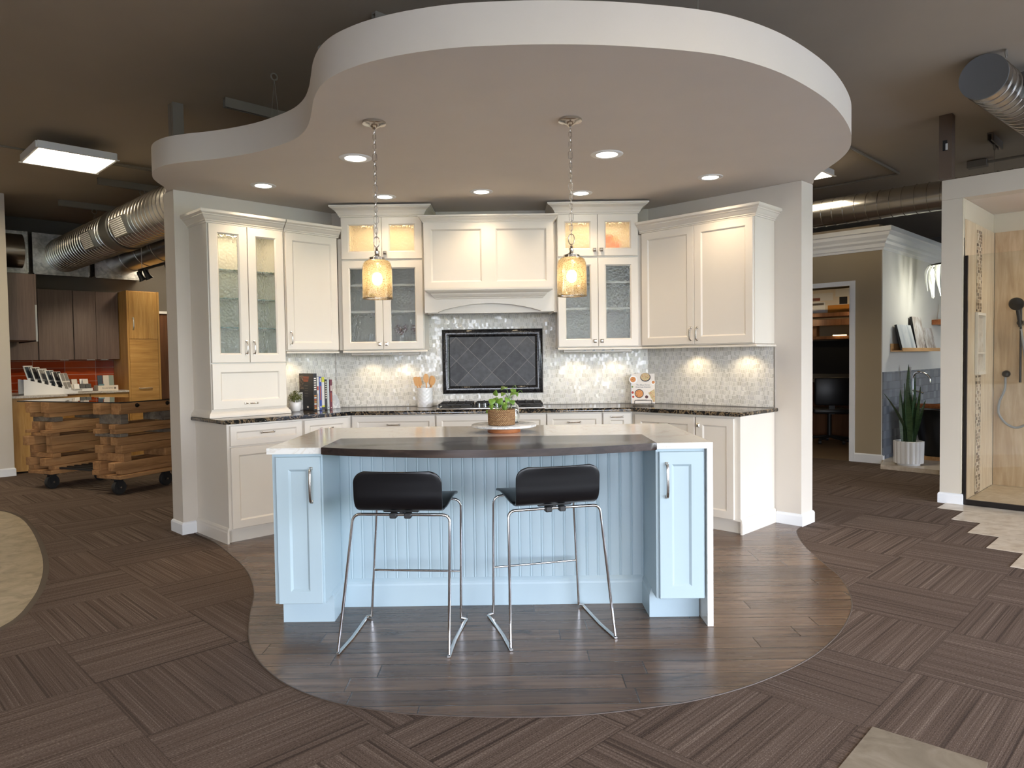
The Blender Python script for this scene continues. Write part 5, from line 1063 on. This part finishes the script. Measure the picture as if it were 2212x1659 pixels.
bm = BM(); box(bm, 0, .022, -.022, 0, 0, .57); box(bm, .288, .31, -.022, 0, 0, .57); box(bm, .022, .288, -.022, 0, .545, .57); box(bm, .022, .288, -.03, 0, 0, .03); obj('frame', bm, 'pale', t, smooth=0); obj('shelf', B(.022, .288, -.018, 0, .19, .205), 'pale', t, smooth=0); obj('back_panel', B(.022, .288, -.004, -.001, .03, .545), 'stonetile', t, smooth=0)
t = T('shower_screen', 'fixed glass shower screen in a dark bronze channel', 'shower screen', SA + .03, 1.633, 0)
obj('glass', B(-.004, .004, -3.5, -.022, .05, 2.19), 'pane', t, smooth=0)
o_ = obj('channel', box(box(BM(), -.014, .014, -.021, 0, .0045, 2.19), -.014, .014, -3.5, -.0215, .0045, .049), 'bronze', t, smooth=0)
bm = BM(); poly(bm, [G(SA + .05, -2.5), G(SBk - .016, -2.5), G(SBk - .016, 1.628), G(SA + .05, 1.628)], .0045, .030); struct('floor_shower', bm, 'showertile', smooth=0)
bm = BM(); sweep(bm, SB, [G(SA + .35, 1.812), G(SA, 1.812), G(SA, 1.645), G(SA + .028, 1.645)]); struct('baseboard_shower', bm, 'trim')
t = T('hand_shower', 'black hand shower on a slide bar with a grey hose, fixed to the brown travertine', 'shower head', SBk - .0145, 1.40, 0)
obj('slide_bar', tube(BM(), [(-.05, 0, 1.05), (-.05, 0, 1.80)], .010, 10), 'bronze', t); obj('holder', tube(BM(), [(0, 0, 1.62), (-.10, 0, 1.62)], .026, 12), 'bronze', t)
obj('head', lathe(BM(), [(.001, 0), (.058, 0), (.064, .008), (.058, .024), (.020, .036), (.001, .038)], 28, M4=Matrix.Translation((-.14, .02, 1.80)) @ Matrix.Rotation(radians(70), 4, 'Y') @ Matrix.Rotation(pi, 4, 'X')), 'bronze', t); obj('grip', tube(BM(), [(-.09, 0, 1.58), (-.10, .01, 1.68), (-.12, .02, 1.79)], [.013, .016, .018], 12), 'bronze', t)
obj('wall_elbow', lathe(BM(), [(.001, -.05), (.026, -.045), (.034, -.025), (.034, 0)], 20, M4=Matrix.Translation((0, .12, 1.13)) @ Matrix.Rotation(pi / 2, 4, 'Y')), 'bronze', t)
hs = spline([(0, 1.10), (.005, .98), (.045, .86), (.05, .74), (-.02, .64), (-.12, .62), (-.22, .74), (-.18, 1.1), (-.12, 1.56)], 6); obj('hose', tube(BM(), [(-.05, .12 + v.x, v.y) for v in hs], .011, 8), 'grey', t)
for b_ in (.9, -.6):
    l = bpy.data.lights.new('shower_lamp', 'SPOT'); l.energy = 26; l.color = (1, .86, .68); l.spot_size = radians(130); l.spot_blend = .8; l.shadow_soft_size = .05; lo = bpy.data.objects.new('shower_lamp', l); C.objects.link(lo); lo.location = G(7.85, b_, 2.66)
# ------------------------------------------------------------------ overhead on this side
t = thing('support_post', 'brown steel post standing on the shower wall up to the ceiling', 'post', (3.845, 6.345, 2.867), H4); obj('channel', B(-.05, .05, -.05, .05, 0, CEIL - 2.868), paint('post_brown', sr(96, 80, 66), .6), t, smooth=0); obj('cutout', B(-.0515, -.0501, -.015, .02, .24, .33), 'black', t, smooth=0); obj('tab', B(-.0532, -.0516, -.02, -.002, .245, .30), 'lid', t, smooth=0)
duct('shiny spiral duct crossing level above the crown of the office wall', G(8.1, 6.5, 2.905), e2m, 7.5, .145, .115)
t = duct('short capped spiral duct high over the shower, its grey end disc facing the room', (3.31, 5.05, 3.262), (.755, .656, 0), 2.3, .148, .11, cap=True)
av = ang_of(t, (.66, -.75, .05)); register(t, av, .42, .148, .19, .9)
obj('bracket', B(-.18, .18, -.02, .02, .38, .40), 'black', t, smooth=0).rotation_euler = (0, 0, av)
hook('eye bolt over the short capped duct', 3.42, 4.98, .02, False)
t = strut('short strut channel hanging over the shower booth', 8.05, 1.62, .46); eye(t, .20, .35, False)
t = T('conduit_pipe', 'conduit bending at a right angle on the brown ceiling above the level spiral duct', 'pipe', 9.0, 2.68, CEIL - .025); obj('tube', tube(BM(), fillet([(-2.0, 0, 0), (0, 0, 0), (.02, 2.6, 0)], .06), .014, 8), 'strut', t)
t = T('conduit_pipe', 'conduit with a junction box just above the shower booth', 'pipe', 9.1, 1.75, CEIL - .04); obj('tube', tube(BM(), [(0, .1, 0), (0, -.25, 0), (.0, -.75, .0)], .014, 8), 'strut', t); obj('junction_box', B(-.05, .05, .10, .28, -.04, .03), 'strut', t, smooth=0)
t = T('track_light', 'black track with a white rod beside the half-hidden panel light', 'track light', 7.22, 3.50, 3.02); obj('track', B(-.015, .015, 0, 1.0, 0, .035), 'black', t, smooth=0); obj('rod', tube(BM(), [(0, .05, .035), (0, .05, CEIL - 3.023)], .006, 6), 'white', t)
# ================================================================== things on the worktops
ZC = .9255
t = thing('potted_herb', 'small bushy green plant in a white pot beside the tall hutch', 'plant', (*LW(.765, .36), ZC))
t.scale = (1.22, 1.22, 1.22)
pt = obj('pot', lathe(BM(), [(.001, 0), (.026, 0), (.030, .004), (.036, .03), (.038, .060), (.036, .063), (.034, .055), (.001, .052)], 32), 'ceramic', t); pt['label'] = 'white pot'
rg = random.Random(5); bm = BM()
for i in range(900):
    an = rg.uniform(0, 2 * pi); el = rg.uniform(-.1, pi / 2); r = rg.uniform(.02, .062) ; d = Vector((cos(an) * cos(el) * .9, sin(an) * cos(el) * .9, sin(el) * 1.05))
    c = Vector((0, 0, .080)) + d * r; s = rg.uniform(.004, .009); ax = Vector((rg.uniform(-1, 1), rg.uniform(-1, 1), rg.uniform(-.5, 1))).normalized(); sd = ax.cross(d).normalized()
    q = [bm.verts.new(c - sd * s * .35), bm.verts.new(c + ax * s * .6), bm.verts.new(c + sd * s * .35), bm.verts.new(c - ax * s * .6)]; bm.faces.new(q)
for i in range(14):
    an = rg.uniform(0, 2 * pi); tube(bm, [(0, 0, .05), (cos(an) * .045, sin(an) * .045, rg.uniform(.09, .135))], .0012, 4)
fo = obj('foliage', bm, 'sprig', t, smooth=0)
# books between two marble bookends: rows run along x, spines towards the room
def book(x, y, w, d, h, mat, label, extra=None, rz=QP):
    t = thing('book', label, 'book', (x, y, ZC), rz, 'books between the marble bookends')
    bm = BM(); box(bm, 0, w, 0, .003, 0, h, .0008); box(bm, 0, .0025, .003, d, 0, h); box(bm, w - .0025, w, .003, d, 0, h); obj('cover', bm, mat, t, smooth=0)
    obj('pages', B(.0026, w - .0026, .0035, d - .004, .003, h - .003), 'paper', t, smooth=0)
    for x0, x1, z0, z1, m_ in extra or []: obj('spine_mark', B(x0 * w, x1 * w, -.0006, -.0001, z0 * h, z1 * h), m_, t, smooth=0)
    return t
bx, by = *LW(.893, .285),
b0 = book(bx, by, .034, .24, .318, 'bk_black', 'thick tall black cookbook with its cover turned to the room', [(.2, .8, .55 + i * .06, .58 + i * .06, 'cream') for i in range(6)] + [(.2, .8, .05 + i * .055, .085 + i * .055, ('ochre', 'rust', 'cream')[i % 3]) for i in range(7)])
for i in range(5): obj('cover_line', B(-.0006, -.0001, .07 + .004 * i, .18 - .004 * i, .286 - i * .010, .290 - i * .010), 'rust', b0, smooth=0)
for i in range(5): obj('cover_line', B(-.0006, -.0001, .09, .15, .21 - i * .022, .213 - i * .022), 'taupe', b0, smooth=0)
obj('barcode', B(-.0006, -.0001, .085, .115, .02, .035), 'pale', b0, smooth=0)
fl = obj('cover_flowers', B(-.0008, -.0001, .17, .236, .18, .30), m_noise('dried_flowers', [(.4, sr(30, 27, 26)), (.55, sr(96, 78, 66)), (.7, sr(170, 150, 130))], 40), b0, smooth=0)
xs = .0385
specs = [(.022, .22, .288, 'bk_white', 'white slim cookbook with a small red mark on its spine', [(.25, .8, .60, .72, 'tomato'), (.35, .6, .10, .50, 'taupe')]), (.021, .22, .289, 'bk_blue', 'blue cookbook with white lettering marks down its spine', [(.3, .7, .84, .96, 'cream'), (.3, .7, .30, .72, 'rust'), (.3, .7, .06, .12, 'pale')]), (.030, .21, .286, 'bk_white', 'thick white cookbook with yellow bands at head and foot', [(.0, 1.0, .84, .995, 'bk_yellow'), (.0, 1.0, .085, .135, 'bk_yellow'), (.0, 1.0, .005, .085, 'charcoal')]), (.019, .20, .262, 'bk_dark', 'dark slim cookbook with white spine marks', [(.25, .75, .90 - i * .075, .935 - i * .075, 'pale') for i in range(8)]), (.018, .20, .262, 'bk_pale', 'pale green-white slim cookbook between the dark one and the maroon one', [(.35, .6, .25, .8, 'lightgrey'), (.3, .65, .05, .09, 'slateblue')]), (.022, .20, .260, 'bk_maroon', 'maroon cookbook, last in the row against the bookend', [(.35, .75, .62, .80, 'cream'), (.4, .6, .25, .55, 'rust'), (.4, .6, .04, .08, 'pale')])]
for w_, d_, h_, m_, lb, ex in specs:
    w_ *= 1.14; p = LW(.893 + xs, .300 + rg.uniform(0, .02)); book(p[0], p[1], w_, d_, h_, m_, lb, ex, QP); xs += w_ + .0012
def bookend(x, y, label, flip=1):
    p = LW(x, y); t = thing('bookend', label, 'bookend', (p[0], p[1], ZC), QP, 'marble bookends'); pts = [(0, 0), (.115, 0), (.112, .02)] + [(.02 + .088 * cos(a_), .02 + .135 * sin(a_)) for a_ in [i * pi / 16 for i in range(0, 9)]] + [(0, .155)]
    obj('block', xpoly(BM(), [(q * flip, z) for q, z in pts], 0, .05), 'marble', t, smooth=30); obj('foot', B(min(0, .115 * flip), max(0, .115 * flip), .0505, .07, 0, .006), 'marble', t, smooth=0)
bookend(.893 + xs + .001, .37, 'white marble bookend with a curved shoulder, against the maroon book'); bookend(.891, .465, 'white marble bookend half hidden behind the potted herb', -1)
# utensil crock
t = thing('utensil_crock', 'white textured crock holding wooden utensils', 'utensil crock', (-.785, 6.42, ZC))
bm = BM(); n = 40; rs = []
zz_ = [0, .006] + [.014 + i * .0085 for i in range(18)] + [.168, .172]
for iz, z_ in enumerate(zz_): rs.append([bm.verts.new(((.069 + (.0018 * (1 if (k // 2 + iz // 2) % 2 else -1) if 1 < iz < 20 else 0)) * cos(2 * pi * k / n), (.069 + (.0018 * (1 if (k // 2 + iz // 2) % 2 else -1) if 1 < iz < 20 else 0)) * sin(2 * pi * k / n), z_)) for k in range(n)])
for r_, z_ in ((.064, .172), (.062, .01)): rs.append([bm.verts.new((r_ * cos(2 * pi * k / n), r_ * sin(2 * pi * k / n), z_)) for k in range(n)])
for A, D in zip(rs, rs[1:]):
    for k in range(n): bm.faces.new((A[k], A[(k + 1) % n], D[(k + 1) % n], D[k]))
bm.faces.new(rs[0][::-1]); bm.faces.new(rs[-1]); obj('jar', bm, 'ceramic', t, smooth=60)
def utensil(dx, dy, top, ang, kind, label, spin=0):
    t = thing('wooden_utensil', label, 'utensil', (-.785 + dx * .45, 6.42 + dy * .45, ZC + .0125), 0, 'wooden utensils in the crock'); L_ = top
    t.rotation_euler = (0, radians(ang), spin)
    obj('handle', tube(BM(), [(0, 0, .004), (0, 0, L_ * .5), (0, 0, L_ - .075)], [.005, .006, .0065], 10), 'spoon', t)
    bm = BM(); N_ = 22; out = []
    for i in range(N_):
        a_ = 2 * pi * i / N_; x = .024 * cos(a_); z = .042 * sin(a_)
        if kind == 'flat': x = .022 * math.copysign(abs(cos(a_)) ** .5, cos(a_)); z = .042 * math.copysign(abs(sin(a_)) ** .6, sin(a_))
        out.append((x, z + L_ - .042))
    xpoly(bm, out, -.004, .004); obj('head', bm, 'spoon', t, smooth=50)
utensil(.05, .0, .285, -2, 'spoon', 'wooden spoon standing upright in the middle of the crock', 0.2); utensil(-.055, .01, .265, -13, 'flat', 'wooden spatula leaning outwards over the crock rim towards the books'); utensil(-.03, .04, .26, -10, 'flat', 'wooden scraper just behind the leaning spatula'); utensil(.06, -.01, .265, 12, 'spoon', 'slotted wooden spoon leaning towards the dark tile panel'); utensil(.03, .04, .27, 12, 'flat', 'flat wooden turner behind the slotted spoon')
# cooktop
t = thing('gas_cooktop', 'black gas cooktop with cast iron grates on the granite under the dark tile panel', 'cooktop', (-.183, 6.215, ZC))
obj('tray', B(-.455, .455, -.235, .235, 0, .011, .003, 2), 'steel', t); obj('pan', B(-.43, .43, -.21, .21, .0112, .014), 'black', t)
for cx_, w_ in ((-.30, .28), (.0, .27), (.30, .28)):
    bm = BM(); d_ = .21 if cx_ else .21; y0 = -.20 if cx_ else -.07; zt = .046
    for x in (-w_ / 2, w_ / 2 - .012): box(bm, cx_ + x, cx_ + x + .012, y0, .20, zt - .014, zt, .002)
    for y in (y0, .188): box(bm, cx_ - w_ / 2, cx_ + w_ / 2, y, y + .012, zt - .014, zt, .002)
    for f_ in (-.25, 0, .25): box(bm, cx_ + f_ * w_ - .005, cx_ + f_ * w_ + .005, y0, .20, zt - .010, zt + .006, .002)
    box(bm, cx_ - w_ / 2, cx_ + w_ / 2, .0, .012, zt - .012, zt + .002, .002)
    for x in (-w_ / 2 + .006, w_ / 2 - .006):
        for y in (y0 + .006, .194): box(bm, cx_ + x - .007, cx_ + x + .007, y - .006, y + .006, .0143, zt - .014)
    obj('grate', bm, 'iron', t, smooth=0)
for x, y in ((-.30, -.10), (-.30, .11), (0, .07), (.30, -.10), (.30, .11)): obj('burner', lathe(BM(), [(.001, .030), (.030, .029), (.034, .022), (.044, .020), (.046, .0143)], 20, (x, y, 0)), 'iron', t)
for x in (-.10, -.05, 0, .05, .10): k_ = obj('control_knob', lathe(BM(), [(.016, .0143), (.016, .022), (.012, .024), (.012, .046), (.001, .047)], 18, (x, -.155, 0)), 'chrome', t)
# cookbook on a wire stand
t = thing('cookbook_stand', 'black wire stand holding the open-faced cookbook', 'book stand', (1.165, 6.36, ZC), radians(-8))
bm = BM(); tube(bm, fillet([(-.075, -.028, .003), (-.075, -.028, .035), (.075, -.028, .035), (.075, -.028, .003)], .012), .0028, 6); tube(bm, [(-.09, .0, .0035), (-.09, -.030, .0035), (.09, -.030, .0035), (.09, .0, .0035)], .0028, 6); tube(bm, [(-.06, .028, .003), (-.06, .07, .16), (.06, .07, .16), (.06, .028, .003)], .0028, 6); tube(bm, [(-.06, .13, .003), (-.06, .072, .13)], .0028, 6); tube(bm, [(.06, .13, .003), (.06, .072, .13)], .0028, 6); obj('wire_frame', bm, 'black', t)
t = thing('cookbook', 'pale hardcover cookbook showing round dishes of food on its cover', 'book', (1.165, 6.348, ZC + .0075), 0, rot=(radians(-12), 0, radians(-8)))
cw, ch = .205, .268
obj('cover', box(box(BM(), -cw / 2, cw / 2, .0, .003, 0, ch), -cw / 2, cw / 2, .021, .024, 0, ch), 'cream', t, smooth=0); obj('spine', B(-cw / 2 - .003, -cw / 2 - .0001, 0, .024, 0, ch), 'sky', t, smooth=0); obj('pages', B(-cw / 2, cw / 2 - .004, .0032, .0208, .003, ch - .003), 'paper', t, smooth=0)
def disc(nm, x, z, r, mat, d=.0002, sx=1, par=None): o_ = obj(nm, xpoly(BM(), [(x + r * sx * cos(2 * pi * k / 24), z + r * sin(2 * pi * k / 24)) for k in range(24)], -d - .0004, -d), mat, par or t, smooth=0); return o_
M['food1'] = m_noise('food_orange', [(.35, sr(168, 84, 34)), (.55, sr(214, 150, 84)), (.7, sr(150, 60, 34))], 90); M['food2'] = m_noise('food_salad', [(.35, sr(120, 120, 60)), (.5, sr(206, 186, 140)), (.65, sr(170, 90, 60))], 90)
disc('printed_plate', -.085, .215, .036, 'white'); disc('printed_food', -.088, .216, .025, 'food1', .0008); disc('printed_plate', .022, .235, .040, 'charcoal', sx=1.15); disc('printed_food', .020, .239, .035, 'food2', .0008, 1.15); disc('printed_plate', .088, .188, .020, 'white'); disc('printed_food', .090, .189, .014, 'food1', .0008)
disc('printed_plate', -.035, .088, .040, 'charcoal'); disc('printed_food', -.035, .088, .034, 'food1', .0008); disc('printed_tomato', -.092, .098, .011, 'tomato'); disc('printed_tomato', -.088, .060, .010, 'tomato'); disc('printed_sauce', .030, .058, .014, 'wine'); disc('printed_olive', -.094, .150, .008, 'green')
obj('printed_tart', xpoly(BM(), [(.045, .095), (.098, .128), (.1022, .10), (.1022, .02), (.09, .008)], -.0006, -.0002), 'food2', t, smooth=0)
text('lettering', 'The Blue Zones', .0185, t, (.0, -.0009, .166), (pi / 2, 0, 0), 'slateblue', .0003); text('lettering', 'American Kitchen', .0185, t, (.0, -.0009, .147), (pi / 2, 0, 0), 'slateblue', .0003); text('lettering', 'DAN BUETTNER', .011, t, (-.01, -.0009, .031), (pi / 2, 0, 0), 'taupe', .0003)
# cake stand with basket plant and glass bottle
cx0, cy0, zi = -.05, 4.14, .9235
t = thing('cake_stand', 'round marble stand on an acacia foot in the middle of the island', 'serving stand', (cx0, cy0, zi))
obj('foot', lathe(BM(), [(.001, 0), (.094, 0), (.096, .004), (.096, .028), (.092, .031), (.001, .031)], 40), 'acacia', t); tp = obj('top', lathe(BM(), [(.001, .0315), (.184, .0315), (.188, .034), (.188, .044), (.184, .047), (.001, .047)], 56), 'marble', t)
zt = zi + .0475
t = thing('basket_plant', 'pothos cutting with bright green leaves in a woven seagrass basket', 'plant', (cx0 - .012, cy0 - .07, zt))
bk = obj('basket', lathe(BM(), [(.001, 0), (.072, 0), (.077, .004), (.0785, .04), (.079, .085), (.077, .089), (.074, .086), (.073, .07), (.001, .07)], 48), 'basket', t); bk['label'] = 'woven seagrass basket'; bk.data.materials[0] = M['basket']
obj('soil', lathe(BM(), [(.001, .0705), (.072, .0703)], 24), 'soil', t)
def leaf(par, base, c, d, up, s, nm='leaf'):
    d = Vector(d).normalized(); u = Vector(up); sd = d.cross(u).normalized(); u = sd.cross(d).normalized(); bm = BM(); c = Vector(c)
    sh_ = [(0, .02), (.12, .36), (.30, .50), (.55, .42), (.80, .20), (1.0, .0)]; rows = []
    for l, w in sh_: rows.append([bm.verts.new(c + d * s * l + sd * s * w * k - u * s * (.25 * l * l) + u * s * abs(k) * w * .25) for k in (-1, 0, 1)])
    for A, D in zip(rows, rows[1:]):
        for k in range(2): bm.faces.new((A[k], A[k + 1], D[k + 1], D[k]))
    bmesh.ops.remove_doubles(bm, verts=bm.verts, dist=.0004)
    o_ = obj(nm, bm, 'leaf', par, smooth=60); md = o_.modifiers.new('t', 'SOLIDIFY'); md.thickness = .0008
    mid = (Vector(base) + c) / 2 + Vector((0, 0, .012)); obj('stem', tube(BM(), [tuple(Vector(base)), tuple(mid), tuple(c)], .0016, 5), 'leaf', o_)
for c, d, s in (((-.050, -.01, .150), (-.15, -.5, -.75), .058), ((-.030, .0, .165), (-.1, -.3, .9), .050), ((-.015, -.01, .150), (.3, -.5, -.6), .060), ((.010, .0, .130), (.4, -.5, -.55), .055), ((-.055, -.02, .120), (-.1, -.4, -.9), .045), ((.015, -.03, .118), (.15, -.5, -.8), .050), ((.035, .0, .155), (-.1, -.55, -.5), .050), ((.060, .01, .140), (.2, -.6, -.6), .046), ((.050, .02, .170), (.6, -.2, .3), .050), ((-.02, .03, .14), (-.6, .2, .3), .045), ((-.075, .0, .085), (-.5, -.4, -.7), .030)): leaf(t, (c[0] * .4, c[1] * .4, .070), c, d, (rg.uniform(-.5, .5), -.4, rg.uniform(.4, 1)), s * .74)
t = thing('glass_bottle', 'clear round-shouldered glass bottle with a leafy sprig behind the seagrass basket', 'vase', (cx0 + .035, cy0 + .075, zt))
obj('glass', lathe(BM(), [(.001, 0), (.052, 0), (.056, .004), (.056, .080), (.050, .100), (.030, .122), (.022, .132), (.021, .150), (.026, .158), (.024, .158), (.019, .150), (.020, .132), (.028, .120), (.048, .098), (.0535, .080), (.0535, .005), (.001, .004)], 40), 'clear', t)
for c, d, s in (((-.02, .0, .21), (-.5, -.6, -.1), .058), ((.015, .0, .20), (.35, -.5, -.6), .050), ((.03, .0, .18), (.5, -.5, -.5), .045), ((-.03, .0, .175), (-.5, -.6, -.3), .042)): leaf(t, (0, 0, .12), c, d, (rg.uniform(-.5, .5), -.4, 1), s * .8)
bm = BM(); tube(bm, [(.0, 0, .01), (.006, .004, .08), (0, 0, .15)], .002, 5); tube(bm, [(.0, 0, .15), (.02, 0, .21), (.035, -.01, .22), (.04, -.01, .20)], .0012, 5); tube(bm, [(.02, 0, .16), (.065, 0, .19), (.078, 0, .175)], .0012, 5); obj('stem', bm, 'leaf', t)
# behind the textured glass
t = thing('floral_plate', 'round floral plate behind the top pane of the cabinet over the cookbook', 'plate', (.405 + .48, 6.47, 2.2355), rot=(radians(80), 0, 0)); t.location = (.405 + .47, 6.475, 2.236)
obj('dish', lathe(BM(), [(.001, .0), (.06, .0), (.11, .014), (.112, .017), (.06, .005), (.001, .005)], 40, (0, .112, 0)), 'redplate', t)
def vase(x, label, fl):
    t = thing('glass_vase', label, 'vase', (x, 6.40, 1.4555)); obj('body', lathe(BM(), [(.001, 0), (.026, 0), (.034, .03), (.028, .07), (.018, .10), (.022, .125), (.020, .125), (.016, .10), (.001, .02)], 28), 'ceramic', t)
    if fl:
        bm = BM(); rg = random.Random(9)
        for i in range(40):
            c = Vector((rg.uniform(-.045, .045), rg.uniform(-.03, .03), .16 + rg.uniform(-.03, .04))); s = rg.uniform(.012, .022); ax = Vector((rg.uniform(-1, 1), rg.uniform(-1, 1), rg.uniform(-1, 1))).normalized(); sd = ax.cross(Vector((.3, .5, .8))).normalized()
            bm.faces.new([bm.verts.new(c - sd * s * .6), bm.verts.new(c + ax * s), bm.verts.new(c + sd * s * .6), bm.verts.new(c - ax * s)])
        for i in range(5): tube(bm, [(0, 0, .08), (rg.uniform(-.03, .03), 0, .16)], .0015, 4)
        obj('flowers', bm, 'floral', t, smooth=0)
vase(-1.255, 'white vase alone behind a lower pane of the cabinet over the crock', False); vase(-.985, 'white vase with low rust flowers behind a lower pane of the cabinet over the crock', True); vase(-.84, 'white vase with rust flowers nearest the range hood, behind textured glass', True)
